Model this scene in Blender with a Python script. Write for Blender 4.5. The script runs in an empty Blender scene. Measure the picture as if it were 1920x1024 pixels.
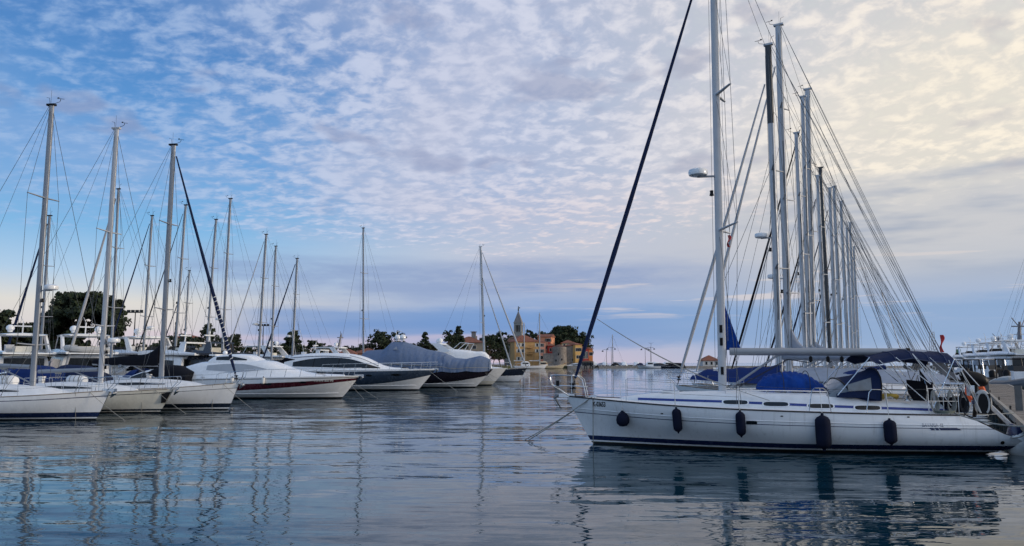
import bpy, bmesh, math, random
import numpy as np
from mathutils import Vector, Matrix
R = math.radians
rng = random.Random(7)
scene = bpy.context.scene
COL = scene.collection

# ---------------------------------------------------------------- camera
F, PITCH, CAMH = 1450.0, math.atan(168/1450), 2.55
cp, sp = math.cos(PITCH), math.sin(PITCH)
cam = bpy.data.cameras.new('camera'); camo = bpy.data.objects.new('camera', cam); COL.objects.link(camo)
cam.sensor_width = 36; cam.lens = 36*F/1920; cam.clip_start = 0.1; cam.clip_end = 20000
camo.location = (0, 0, CAMH); camo.rotation_euler = (math.pi/2+PITCH, 0, 0)
scene.camera = camo

def ray(u, v):                      # world direction through a point of the 1920x1024 photograph
    a, b = u-960, 512-v
    return Vector((a, F*cp-b*sp, F*sp+b*cp))
def at(u, v, Y):                    # point at depth Y
    d = ray(u, v); t = Y/d.y
    return Vector((d.x*t, Y, CAMH+d.z*t))
def on(u, v, z=0.0):                # point at height z
    d = ray(u, v); t = (z-CAMH)/d.z
    return Vector((d.x*t, d.y*t, z))

# ---------------------------------------------------------------- node helper
class S:
    """a socket with arithmetic; builds Math nodes"""
    def __init__(s, nt, sock): s.nt, s.k = nt, sock
    def _m(s, op, *a, clamp=False):
        n = s.nt.nodes.new('ShaderNodeMath'); n.operation = op; n.use_clamp = clamp
        for i, x in enumerate(a):
            if isinstance(x, S): s.nt.links.new(x.k, n.inputs[i])
            else: n.inputs[i].default_value = x
        return S(s.nt, n.outputs[0])
    def __add__(s, o): return s._m('ADD', s, o)
    __radd__ = __add__
    def __sub__(s, o): return s._m('SUBTRACT', s, o)
    def __rsub__(s, o): return s._m('SUBTRACT', o, s)
    def __mul__(s, o): return s._m('MULTIPLY', s, o)
    __rmul__ = __mul__
    def __truediv__(s, o): return s._m('DIVIDE', s, o)
    def max(s, o): return s._m('MAXIMUM', s, o)
    def min(s, o): return s._m('MINIMUM', s, o)
    def f(s, op, *a): return s._m(op, s, *a)
    def ss(s, a, b, lo=0.0, hi=1.0):   # smoothstep from a to b
        n = s.nt.nodes.new('ShaderNodeMapRange'); n.interpolation_type = 'SMOOTHSTEP'
        s.nt.links.new(s.k, n.inputs[0])
        if a > b: a, b, lo, hi = b, a, hi, lo
        for i, x in zip((1, 2, 3, 4), (a, b, lo, hi)): n.inputs[i].default_value = x
        return S(s.nt, n.outputs[0])
def vec(nt, x, y, z):
    n = nt.nodes.new('ShaderNodeCombineXYZ')
    for i, a in enumerate((x, y, z)):
        if isinstance(a, S): nt.links.new(a.k, n.inputs[i])
        else: n.inputs[i].default_value = a
    return n.outputs[0]
def noise(nt, v, scale, detail=2, rough=.5, dist=0.0):
    n = nt.nodes.new('ShaderNodeTexNoise')
    nt.links.new(v, n.inputs['Vector'])
    n.inputs['Scale'].default_value = scale; n.inputs['Detail'].default_value = detail
    n.inputs['Roughness'].default_value = rough; n.inputs['Distortion'].default_value = dist
    return n
def mix(nt, f, a, b):
    n = nt.nodes.new('ShaderNodeMix'); n.data_type = 'RGBA'
    for i, x in ((0, f), (6, a), (7, b)):
        if isinstance(x, S): nt.links.new(x.k, n.inputs[i])
        elif isinstance(x, bpy.types.NodeSocket): nt.links.new(x, n.inputs[i])
        elif i == 0: n.inputs[0].default_value = x
        else: n.inputs[i].default_value = (*x, 1)
    return n.outputs[2]
def lin(r, g, b):
    return tuple((c/255/12.92 if c <= 10 else ((c/255+.055)/1.055)**2.4) for c in (r, g, b))
def ramp(nt, f, stops):
    n = nt.nodes.new('ShaderNodeValToRGB'); nt.links.new(f.k, n.inputs[0])
    e = n.color_ramp.elements
    while len(e) < len(stops): e.new(.5)
    for i, (p, c) in enumerate(stops): e[i].position = p; e[i].color = (*c, 1)
    return n.outputs[0]
# ---------------------------------------------------------------- sky and sun
SUN_AZ, SUN_EL = 98, 9            # degrees to the right of the view, above the horizon
def make_world():
    w = bpy.data.worlds.new('World'); scene.world = w; w.use_nodes = True
    nt = w.node_tree; nt.nodes.clear(); L = nt.links.new
    tc = nt.nodes.new('ShaderNodeTexCoord'); sx = nt.nodes.new('ShaderNodeSeparateXYZ'); L(tc.outputs['Generated'], sx.inputs[0])
    x, y, z = (S(nt, sx.outputs[i]) for i in range(3))
    el = z.f('ARCSINE')*57.2958
    az = x.f('ARCTAN2', y)*57.2958
    e01 = (el/60.0).max(0).min(1)
    def rr(*st): return ramp(nt, e01, [(a/60, lin(*c)) for a, c in st])
    left = rr((0, (200,190,200)), (1.4, (208,200,204)), (4, (216,213,208)), (6, (172,200,226)), (9, (124,178,222)), (14, (96,154,212)), (22, (76,128,190)), (36, (74,116,172)), (60, (100,134,180)))
    mid = rr((0, (200,184,200)), (1.4, (184,182,206)), (3.2, (136,166,210)), (6, (176,184,206)), (8, (188,194,210)), (13, (142,172,212)), (22, (136,164,206)), (36, (150,165,195)), (60, (150,165,190)))
    right = rr((0, (168,182,206)), (3, (150,172,206)), (6, (172,182,200)), (8.5, (190,192,200)), (12, (200,200,202)), (20, (184,196,206)), (36, (190,190,190)), (60, (170,175,185)))
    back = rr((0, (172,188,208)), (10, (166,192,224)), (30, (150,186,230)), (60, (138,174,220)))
    base = mix(nt, az.ss(-24, 2), left, mid)
    base = mix(nt, az.ss(-2, 24), base, right)
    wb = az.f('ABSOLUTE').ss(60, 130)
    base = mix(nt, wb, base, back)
    ns = nt.nodes.new('ShaderNodeTexSky'); ns.sky_type = 'NISHITA'; ns.sun_disc = False
    ns.sun_elevation = R(SUN_EL); ns.sun_rotation = R(SUN_AZ); ns.air_density = 1; ns.dust_density = 1.5
    # clouds on a flat layer seen in perspective
    zc = z.max(.02)
    px, py = x/zc, y/zc
    r = (px*px+py*py).f('POWER', .5)
    rq = r.f('POWER', .60)
    a2 = az*.017453+rq*.10
    p = vec(nt, rq*a2.f('SINE'), rq*a2.f('COSINE')*1.12, 0.0)
    pw = vec(nt, px, py, 3.1)
    big = S(nt, noise(nt, pw, .45, 3, .55).outputs[0])
    n1 = S(nt, noise(nt, p, 16.0, 4.0, .55, .3).outputs[0])
    n2 = S(nt, noise(nt, vec(nt, px, py*.5, 9.0), 4.2, 3, .55).outputs[0])
    puff = n1*.78+n2*.22
    # coverage: thick up and to the sun's side, thin at the far side and low down
    edge = el - (az*.03+8.6) + (big-.5)*7        # the layer's lower limit
    cov = edge.ss(-1.2, 3.5)*az.ss(-40, -4, .60, 1.0)
    cov = cov*(big.ss(.30, .52, .82, 1.0))
    n3 = S(nt, noise(nt, p, 46.0, 3, .6, .2).outputs[0])
    puff = puff+(n3-.5)*.20
    m = (puff + (cov-1)*.25).ss(.30, .58)
    m = m*cov.ss(0.0, .25)*az.ss(-30, -6, .72, 1.0)
    shade = (n1*.66+n2*.22+n3*.12).ss(.36, .64)
    # cloud colours turn creamy towards the sun
    glow = az.ss(-6, 34)
    lit = mix(nt, az.ss(-34, -4), lin(160,187,224), lin(206,211,230))
    lit = mix(nt, glow, lit, lin(250,239,224))
    lowpink = (el.ss(16, 8)*az.ss(-14, 6)*az.ss(36, 10))
    lit = mix(nt, lowpink*.85, lit, lin(236,218,214))
    drk = mix(nt, az.ss(-34, -4), lin(120,158,210), lin(160,174,206))
    drk = mix(nt, glow, drk, lin(186,187,196))
    veil = mix(nt, az.ss(-34, -4), lin(146,172,212), lin(186,190,210))
    veil = mix(nt, glow, veil, lin(232,224,212))
    thick = (big-.5)*2.2 + az.ss(-18, 8)*.9 + el.ss(8, 20)*.15
    base2 = mix(nt, thick.ss(.25, 1.2)*cov*.55, base, veil)
    cl = mix(nt, shade, drk, lit)
    hz = S(nt, noise(nt, vec(nt, px*.8, py*.4, 21.0), 1.1, 2, .5).outputs[0]).ss(.42, .68)
    cur = mix(nt, m*.86, base2, cl)
    cur = mix(nt, hz*cov*az.ss(8, 26, .62, .15), cur, mix(nt, shade*.5, veil, lit))
    # bright cream glow round the veiled sun
    sg = ((az-33.0)*(az-33.0)/260.0+(el-14.0)*(el-14.0)/60.0)
    cur = mix(nt, sg.ss(1.6, 0)*.26*edge.ss(-.5, 2), cur, lin(252,240,208))
    # a grey stratus deck under the layer at the sun's side
    st = S(nt, noise(nt, vec(nt, az*.05, el*.30, 1.0), 1.3, 4, .55).outputs[0])
    gm = az.ss(10, 26)*el.ss(12.9, 12.2)*el.ss(4.5, 8)
    cur = mix(nt, gm*st.ss(.25, .65, .35, .9), cur, mix(nt, st.ss(.45, .62), lin(200,200,202), lin(158,168,186)))
    # blue-grey banks low over the sea
    b1 = S(nt, noise(nt, vec(nt, az*.045, el*.5, 5.0), 1.2, 4, .5).outputs[0])
    b2 = S(nt, noise(nt, vec(nt, az*.16, el*.8, 11.0), 1.3, 5, .6).outputs[0])
    e1 = el+(b1-.5)*3.6+(b2-.5)*1.6
    k1 = e1.ss(8.2, 6.8)*e1.ss(3.4, 6.4)*b2.ss(.25, .6, .45, 1.0)*az.ss(-28, -20)*az.ss(20, 8)
    cur = mix(nt, k1*.68, cur, lin(128,150,192))
    e2 = el+(b1-.5)*2.0+(b2-.5)*1.5
    k2 = e2.ss(4.6, 3.5)*e2.ss(.6, 1.7)*az.ss(-24, -16)
    cur = mix(nt, k2*(b1.ss(.2, .7, .9, .6)), cur, mix(nt, az.ss(-4, 26), lin(106,144,198), lin(134,164,202)))
    k3 = (el-(b1-.5)*3).ss(2.3, 1.8)*(el-(b1-.5)*3).ss(1.2, 1.7)*az.ss(10, -4)
    cur = mix(nt, k3*.5, cur, lin(205,190,205))
    wk = S(nt, noise(nt, vec(nt, az*.07, el*1.1, 31.0), 1.2, 5, .6).outputs[0])
    k5 = wk.ss(.56, .66)*el.ss(2.6, 4)*el.ss(8.5, 6)*az.ss(-6, 14)
    cur = mix(nt, k5*.55, cur, lin(228,214,206))
    # dark scud fragments
    sc = S(nt, noise(nt, vec(nt, az*.10, el*.22, 2.0), 1.0, 3, .6).outputs[0])
    k4 = sc.ss(.57, .67)*el.ss(9, 13)*el.ss(34, 22)
    cur = mix(nt, k4*.6, cur, mix(nt, glow, lin(140,152,186), lin(184,182,188)))
    # below the horizon
    cur = mix(nt, z.ss(-.02, 0.0), lin(120,140,165), cur)
    # behind the camera: unseen sky given added strength to brighten the hulls
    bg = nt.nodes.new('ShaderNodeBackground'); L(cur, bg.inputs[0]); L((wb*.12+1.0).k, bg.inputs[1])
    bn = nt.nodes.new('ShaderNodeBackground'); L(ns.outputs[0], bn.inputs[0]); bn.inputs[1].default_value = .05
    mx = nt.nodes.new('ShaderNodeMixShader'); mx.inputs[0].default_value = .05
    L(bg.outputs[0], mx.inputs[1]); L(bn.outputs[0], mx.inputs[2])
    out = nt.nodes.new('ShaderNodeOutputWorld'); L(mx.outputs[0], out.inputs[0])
    w.cycles.sampling_method = 'MANUAL'; w.cycles.sample_map_resolution = 512
make_world()
sun = bpy.data.lights.new('sun', 'SUN'); sun.energy = 1.6; sun.angle = R(11); sun.color = (1, .86, .70)
suno = bpy.data.objects.new('sun', sun); COL.objects.link(suno)
sd = Vector((math.sin(R(SUN_AZ))*math.cos(R(SUN_EL)), math.cos(R(SUN_AZ))*math.cos(R(SUN_EL)), math.sin(R(SUN_EL))))
suno.rotation_euler = (-sd).to_track_quat('-Z', 'Y').to_euler()
scene.view_settings.view_transform = 'Standard'; scene.view_settings.look = 'None'
scene.view_settings.exposure = .14; scene.view_settings.gamma = 1
scene.cycles.max_bounces = 6; scene.cycles.diffuse_bounces = 2; scene.cycles.glossy_bounces = 4
scene.cycles.use_adaptive_sampling = True; scene.cycles.adaptive_threshold = .02
# ---------------------------------------------------------------- water
def make_water():
    me = bpy.data.meshes.new('water'); s = 9000
    me.from_pydata([(-s, -300, 0), (s, -300, 0), (s, s, 0), (-s, s, 0)], [], [(0, 1, 2, 3)])
    o = bpy.data.objects.new('water', me); COL.objects.link(o); o['kind'] = 'structure'; o['label'] = 'calm rippled harbour water'
    m = bpy.data.materials.new('water'); m.use_nodes = True; nt = m.node_tree; L = nt.links.new
    b = nt.nodes['Principled BSDF']
    g = nt.nodes.new('ShaderNodeNewGeometry'); sx = nt.nodes.new('ShaderNodeSeparateXYZ'); L(g.outputs['Position'], sx.inputs[0])
    x, y = S(nt, sx.outputs[0]), S(nt, sx.outputs[1])
    def slope(fx, fy, det, amp, seed, rot):
        c, s_ = math.cos(R(rot)), math.sin(R(rot))
        n = noise(nt, vec(nt, (x*c+y*s_)*fx, (y*c-x*s_)*fy, seed), 1.0, det, .5, .3)
        sp_ = nt.nodes.new('ShaderNodeSeparateColor'); L(n.outputs['Color'], sp_.inputs[0])
        return (S(nt, sp_.outputs[0])-.5)*amp, (S(nt, sp_.outputs[1])-.5)*amp
    patch = S(nt, noise(nt, vec(nt, x*.05, y*.11, 2.0), 1.0, 2, .5).outputs[0]).ss(.36, .62, .40, 1.0)
    ax, ay = slope(.28, 1.1, 1.5, .14, 0.0, 5)
    bx, by = slope(.65, 4.0, 2.5, .25, 7.0, -4)
    cx, cy = slope(3.5, 12, 1, .08, 13.0, 8)
    dx = ax*.35+(bx*.35+cx*.6)*patch; dy = ay+(by+cy)*patch
    nv = nt.nodes.new('ShaderNodeVectorMath'); nv.operation = 'NORMALIZE'
    L(vec(nt, dx, dy, 1.0), nv.inputs[0]); L(nv.outputs[0], b.inputs['Normal'])
    b.inputs['Base Color'].default_value = (.003, .028, .044, 1)
    b.inputs['Roughness'].default_value = .022; b.inputs['IOR'].default_value = 1.333
    me.materials.append(m)
make_water()
# ---------------------------------------------------------------- materials
MATS = {}
def mat(name, col, rough=.5, metal=0.0, var=.12, scale=3.0, bump=0.0, bscale=20.0, spec=.5, dirt=0.0, coat=0.0):
    if name in MATS: return MATS[name]
    m = bpy.data.materials.new(name); m.use_nodes = True; nt = m.node_tree; L = nt.links.new
    b = nt.nodes['Principled BSDF']
    g = nt.nodes.new('ShaderNodeTexCoord')
    n = noise(nt, g.outputs['Object'], scale, 4, .6)
    k = S(nt, n.outputs[0]).ss(.25, .75, 1-var, 1+var)
    vm = nt.nodes.new('ShaderNodeVectorMath'); vm.operation = 'SCALE'
    vm.inputs[0].default_value = col; L(k.k, vm.inputs['Scale'])
    c = vm.outputs[0]
    if dirt:
        mp = nt.nodes.new('ShaderNodeMapping'); mp.inputs['Scale'].default_value = (6, 6, .5); L(g.outputs['Object'], mp.inputs[0])
        d = S(nt, noise(nt, mp.outputs[0], 1.4, 5, .65).outputs[0]).ss(.52, .78)*dirt
        c = mix(nt, d, c, tuple(x*.45 for x in (.5, .47, .4)))
    L(c, b.inputs['Base Color'])
    b.inputs['Roughness'].default_value = rough; b.inputs['Metallic'].default_value = metal
    L(S(nt, n.outputs[0]).ss(.3, .7, max(rough-.08, .02), min(rough+.1, 1)).k, b.inputs['Roughness'])
    b.inputs['Specular IOR Level'].default_value = spec
    b.inputs['Coat Weight'].default_value = coat; b.inputs['Coat Roughness'].default_value = .08
    if bump:
        bp = nt.nodes.new('ShaderNodeBump'); bp.inputs['Distance'].default_value = bump
        L(noise(nt, g.outputs['Object'], bscale, 4, .6).outputs[0], bp.inputs['Height']); L(bp.outputs[0], b.inputs['Normal'])
    MATS[name] = m
    return m
WHITE = mat('white_gelcoat', (.80, .81, .82), .22, var=.03, dirt=.12, coat=.3)
HULLW = mat('hull_gelcoat', (.80, .81, .82), .2, var=.05, scale=.8, dirt=.30, bump=.006, bscale=1.1, coat=.3)
CREAM = mat('cream_gelcoat', (.70, .68, .60), .28, var=.04, dirt=.15, coat=.3)
DECKW = mat('deck_white', (.72, .73, .74), .55, var=.06, dirt=.15)
NAVYP = mat('navy_paint', (.012, .022, .075), .25, coat=.4)
DKNAVY = mat('dark_navy_paint', (.012, .018, .034), .22, coat=.5)
SLATE = mat('slate_blue_paint', (.035, .052, .085), .22, coat=.5)
AUBER = mat('dark_aubergine_paint', (.018, .012, .020), .2, coat=.5)
MAROON = mat('maroon_paint', (.075, .010, .018), .25, coat=.4)
ANTI = mat('antifouling', (.006, .007, .010), .7)
ANTIR = mat('antifouling_red', (.05, .012, .010), .7)
GLASS = mat('dark_glass', (.006, .008, .011), .08, var=.05, spec=.42)
PALEG = mat('shaded_glass_cover', (.34, .37, .41), .5, var=.06)
CLEARV = mat('clear_vinyl', (.15, .175, .20), .15, var=.2)
STEEL = mat('stainless_steel', (.62, .63, .65), .22, 1.0, var=.06)
ALU = mat('anodised_mast', (.29, .305, .33), .5, .25, var=.08, scale=1.5)
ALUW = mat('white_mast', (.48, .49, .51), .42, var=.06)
ALUD = mat('black_mast', (.03, .032, .036), .35, var=.1)
WIRE = mat('rigging_wire', (.10, .105, .11), .4, .6)
ROPE = mat('mooring_rope', (.30, .29, .26), .9, var=.25, scale=30)
ROPED = mat('dark_rope', (.03, .03, .035), .9, var=.25, scale=30)
NAVYC = mat('navy_canvas', (.012, .021, .060), .85, var=.2, bump=.03, bscale=5, spec=.12)
BLUEC = mat('blue_canvas', (.010, .050, .24), .8, var=.25, bump=.06, bscale=4, spec=.12)
DBLUEC = mat('deep_blue_canvas', (.010, .028, .12), .8, var=.15, bump=.02, bscale=6, spec=.12)
BLACKC = mat('black_canvas', (.008, .009, .014), .85, var=.2, bump=.02, bscale=6, spec=.12)
GREYC = mat('blue_grey_tarp', (.105, .15, .245), .75, var=.12, bump=.03, bscale=3)
LGREYC = mat('pale_grey_canvas', (.27, .30, .36), .85, var=.08, bump=.02, bscale=4)
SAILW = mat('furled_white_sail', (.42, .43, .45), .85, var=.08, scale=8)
NAVYF = mat('navy_fender_sock', (.008, .011, .026), .9, var=.2, spec=.12)
FENDW = mat('white_fender', (.72, .72, .70), .45, var=.06)
BLACK = mat('black_plastic', (.010, .010, .012), .45, spec=.15)
SCUM = mat('waterline_scum', (.10, .10, .06), .7, var=.4, scale=6)
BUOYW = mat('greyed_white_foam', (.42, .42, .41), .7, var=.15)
RUBBER = mat('grey_rubber_tube', (.10, .105, .115), .6, var=.12)
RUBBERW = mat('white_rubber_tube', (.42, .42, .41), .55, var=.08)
ORANGE = mat('orange_foam', (.72, .12, .03), .6)
TEAK = mat('weathered_teak', (.22, .17, .12), .75, var=.2)
GOLD = mat('varnished_wood', (.30, .17, .07), .35, var=.2)
RED = mat('red_cloth', (.45, .03, .03), .8)
YEL = mat('yellow_plastic', (.60, .42, .04), .5)

# ---------------------------------------------------------------- mesh builder
class MB:
    def __init__(s): s.v, s.f, s.m, s.mats, s.cur, s.flat = [], [], [], [], 0, set()
    def mat(s, m):
        if m not in s.mats: s.mats.append(m)
        s.cur = s.mats.index(m); return s
    def add(s, vs, fs, mi=None):
        o = len(s.v); s.v.extend(tuple(p) for p in vs)
        for f in fs: s.f.append(tuple(i+o for i in f)); s.m.append(s.cur if mi is None else mi)
    def box(s, c, d, rot=None, taper=1.0):
        c = Vector(c); M = rot or Matrix.Identity(3); vs = []
        for k in (-1, 1):
            t = taper if k > 0 else 1
            for a, b in ((-1, -1), (1, -1), (1, 1), (-1, 1)): vs.append(c+M@Vector((a*d[0]/2*t, b*d[1]/2*t, k*d[2]/2)))
        s.add(vs, [(3, 2, 1, 0), (4, 5, 6, 7), (0, 1, 5, 4), (1, 2, 6, 5), (2, 3, 7, 6), (3, 0, 4, 7)]); return s
    def tube(s, pts, r, n=6, caps=True, flatk=None):
        pts = [Vector(p) for p in pts]; N = len(pts)
        rs = r if isinstance(r, (list, tuple)) else [r]*N
        vs = []; up = None
        for i, p in enumerate(pts):
            t = (pts[min(i+1, N-1)]-pts[max(i-1, 0)])
            t = t.normalized() if t.length > 1e-9 else Vector((0, 0, 1))
            if up is None: up = Vector((0, 0, 1)) if abs(t.z) < .9 else Vector((1, 0, 0))
            a = t.cross(up); a = a.normalized() if a.length > 1e-6 else t.orthogonal().normalized()
            b = a.cross(t); up = b
            for k in range(n):
                an = 2*math.pi*(k+.5)/n; ra, rb = (rs[i], rs[i]) if flatk is None else (rs[i]*flatk, rs[i])
                vs.append(p+a*math.cos(an)*ra+b*math.sin(an)*rb)
        fs = [(i*n+k, i*n+(k+1) % n, (i+1)*n+(k+1) % n, (i+1)*n+k) for i in range(N-1) for k in range(n)]
        if caps: fs += [tuple(range(n-1, -1, -1)), tuple((N-1)*n+k for k in range(n))]
        s.add(vs, fs); return s
    def lathe(s, prof, origin=(0, 0, 0), n=12, axis='z', rot=None):
        o = Vector(origin); vs = []
        for r, h in prof:
            for k in range(n):
                a = 2*math.pi*k/n; p = Vector((r*math.cos(a), r*math.sin(a), h))
                if axis == 'x': p = Vector((p.z, p.x, p.y))
                if axis == 'y': p = Vector((p.x, p.z, p.y))
                if rot: p = rot@p
                vs.append(o+p)
        N = len(prof)
        fs = [(i*n+k, i*n+(k+1) % n, (i+1)*n+(k+1) % n, (i+1)*n+k) for i in range(N-1) for k in range(n)]
        fs += [tuple(range(n-1, -1, -1)), tuple((N-1)*n+k for k in range(n))]
        s.add(vs, fs); return s
    def ball(s, c, r, n=10, m=6, z0=-1.0):
        rx, ry, rz = r if isinstance(r, (list, tuple)) else (r, r, r); vs = []
        a0 = math.asin(z0)
        for i in range(m+1):
            a = a0+(math.pi/2-a0)*i/m
            for k in range(n):
                b = 2*math.pi*k/n; vs.append((c[0]+rx*math.cos(a)*math.cos(b), c[1]+ry*math.cos(a)*math.sin(b), c[2]+rz*math.sin(a)))
        fs = [(i*n+k, i*n+(k+1) % n, (i+1)*n+(k+1) % n, (i+1)*n+k) for i in range(m) for k in range(n)]
        fs += [tuple(range(n-1, -1, -1)), tuple(m*n+k for k in range(n))]
        s.add(vs, fs); return s
    def loft(s, rings, closed=False, caps=False, rowmat=None):
        n = len(rings[0]); vs = [p for r in rings for p in r]
        nk = n if closed else n-1
        o = len(s.v); s.v.extend(tuple(p) for p in vs)
        for i in range(len(rings)-1):
            for k in range(nk):
                s.f.append((o+i*n+k, o+i*n+(k+1) % n, o+(i+1)*n+(k+1) % n, o+(i+1)*n+k)); s.m.append(rowmat[k] if rowmat else s.cur)
        if caps:
            s.f.append(tuple(o+k for k in range(n-1, -1, -1))); s.m.append(s.cur)
            s.f.append(tuple(o+(len(rings)-1)*n+k for k in range(n))); s.m.append(s.cur)
        return s
    def poly(s, pts): s.add(pts, [tuple(range(len(pts)))]); return s
    def plate(s, pts, th):               # a polygon given thickness along its normal
        pts = [Vector(p) for p in pts]; n = len(pts)
        nr = sum(((pts[i]-pts[0]).cross(pts[i+1]-pts[0]) for i in range(1, n-1)), Vector()).normalized()*th/2
        s.add([p+nr for p in pts]+[p-nr for p in pts], [tuple(range(n)), tuple(range(2*n-1, n-1, -1))]+[(i, i+n, (i+1) % n+n, (i+1) % n) for i in range(n)])
        return s
    def build(s, name, material=None, parent=None, sharp=38, label=None):
        me = bpy.data.meshes.new(name); me.from_pydata(s.v, [], s.f)
        ms = s.mats or [material]
        for m in ms: me.materials.append(m)
        if s.mats: me.polygons.foreach_set('material_index', s.m)
        me.polygons.foreach_set('use_smooth', [True]*len(s.f))
        bm = bmesh.new(); bm.from_mesh(me); bmesh.ops.recalc_face_normals(bm, faces=bm.faces); bm.to_mesh(me); bm.free()
        me.set_sharp_from_angle(angle=R(sharp))
        o = bpy.data.objects.new(name, me); COL.objects.link(o)
        if parent: o.parent = parent
        if label: o['label'] = label
        return o
def tag(o, label, cat, group=None):
    o['label'] = label; o['category'] = cat
    if group: o['group'] = group
    return o
def thing(name, label, cat, loc=(0, 0, 0), rz=0, group=None):
    o = bpy.data.objects.new(name, None); COL.objects.link(o); o.empty_display_size = .3
    o.location = loc; o.rotation_euler = (0, 0, rz)
    return tag(o, label, cat, group)
def structure(o, label=None):
    o['kind'] = 'structure'
    if label: o['label'] = label
    return o
def copy_tree(o, parent=None):
    c = o.copy(); COL.objects.link(c); c.parent = parent
    for ch in list(o.children): copy_tree(ch, c)
    return c
def catenary(a, b, sag, n=8):
    a, b = Vector(a), Vector(b)
    return [a.lerp(b, i/n)-Vector((0, 0, sag*4*(i/n)*(1-i/n))) for i in range(n+1)]
def rope(a, b, label, group=None, r=.011, sag=.12, m=None, name='mooring_line', cat='rope'):
    return tag(MB().tube(catenary(a, b, sag), r, 5).build(name, m or ROPE), label, cat, group)
def lettering(text, size, name, material, parent, place):
    cu = bpy.data.curves.new('lettering', 'FONT'); cu.body = text; cu.size = size; cu.resolution_u = 3; cu.offset = .006*size/.2
    ob = bpy.data.objects.new('lettering', cu); COL.objects.link(ob)
    bpy.context.view_layer.update()
    dg = bpy.context.evaluated_depsgraph_get()
    me = bpy.data.meshes.new_from_object(ob.evaluated_get(dg)); bpy.data.objects.remove(ob)
    for v in me.vertices: v.co = place(v.co.x, v.co.y)
    me.materials.clear(); me.materials.append(material); me.name = name
    o = bpy.data.objects.new(name, me); COL.objects.link(o); o.parent = parent
    return o
# ---------------------------------------------------------------- boats
def interp(tab, x):
    if x <= tab[0][0]: return tab[0][1]
    for (a, p), (b, q) in zip(tab, tab[1:]):
        if x <= b: t = (x-a)/(b-a); return p+(q-p)*t
    return tab[-1][1]
def smooth_tab(tab, x):                 # Catmull-Rom through (x, y)
    n = len(tab)
    if x <= tab[0][0]: return tab[0][1]
    if x >= tab[-1][0]: return tab[-1][1]
    for i in range(n-1):
        a, b = tab[i], tab[i+1]
        if x <= b[0]:
            h = b[0]-a[0]; t = (x-a[0])/h
            m0 = (b[1]-tab[i-1][1])/(b[0]-tab[i-1][0])*h if i else b[1]-a[1]
            m1 = (tab[i+2][1]-a[1])/(tab[i+2][0]-a[0])*h if i+2 < n else b[1]-a[1]
            return (2*t**3-3*t*t+1)*a[1]+(t**3-2*t*t+t)*m0+(-2*t**3+3*t*t)*b[1]+(t**3-t*t)*m1
def cols(a, b, n): return [a+(b-a)*i/n for i in range(n+1)]

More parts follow.
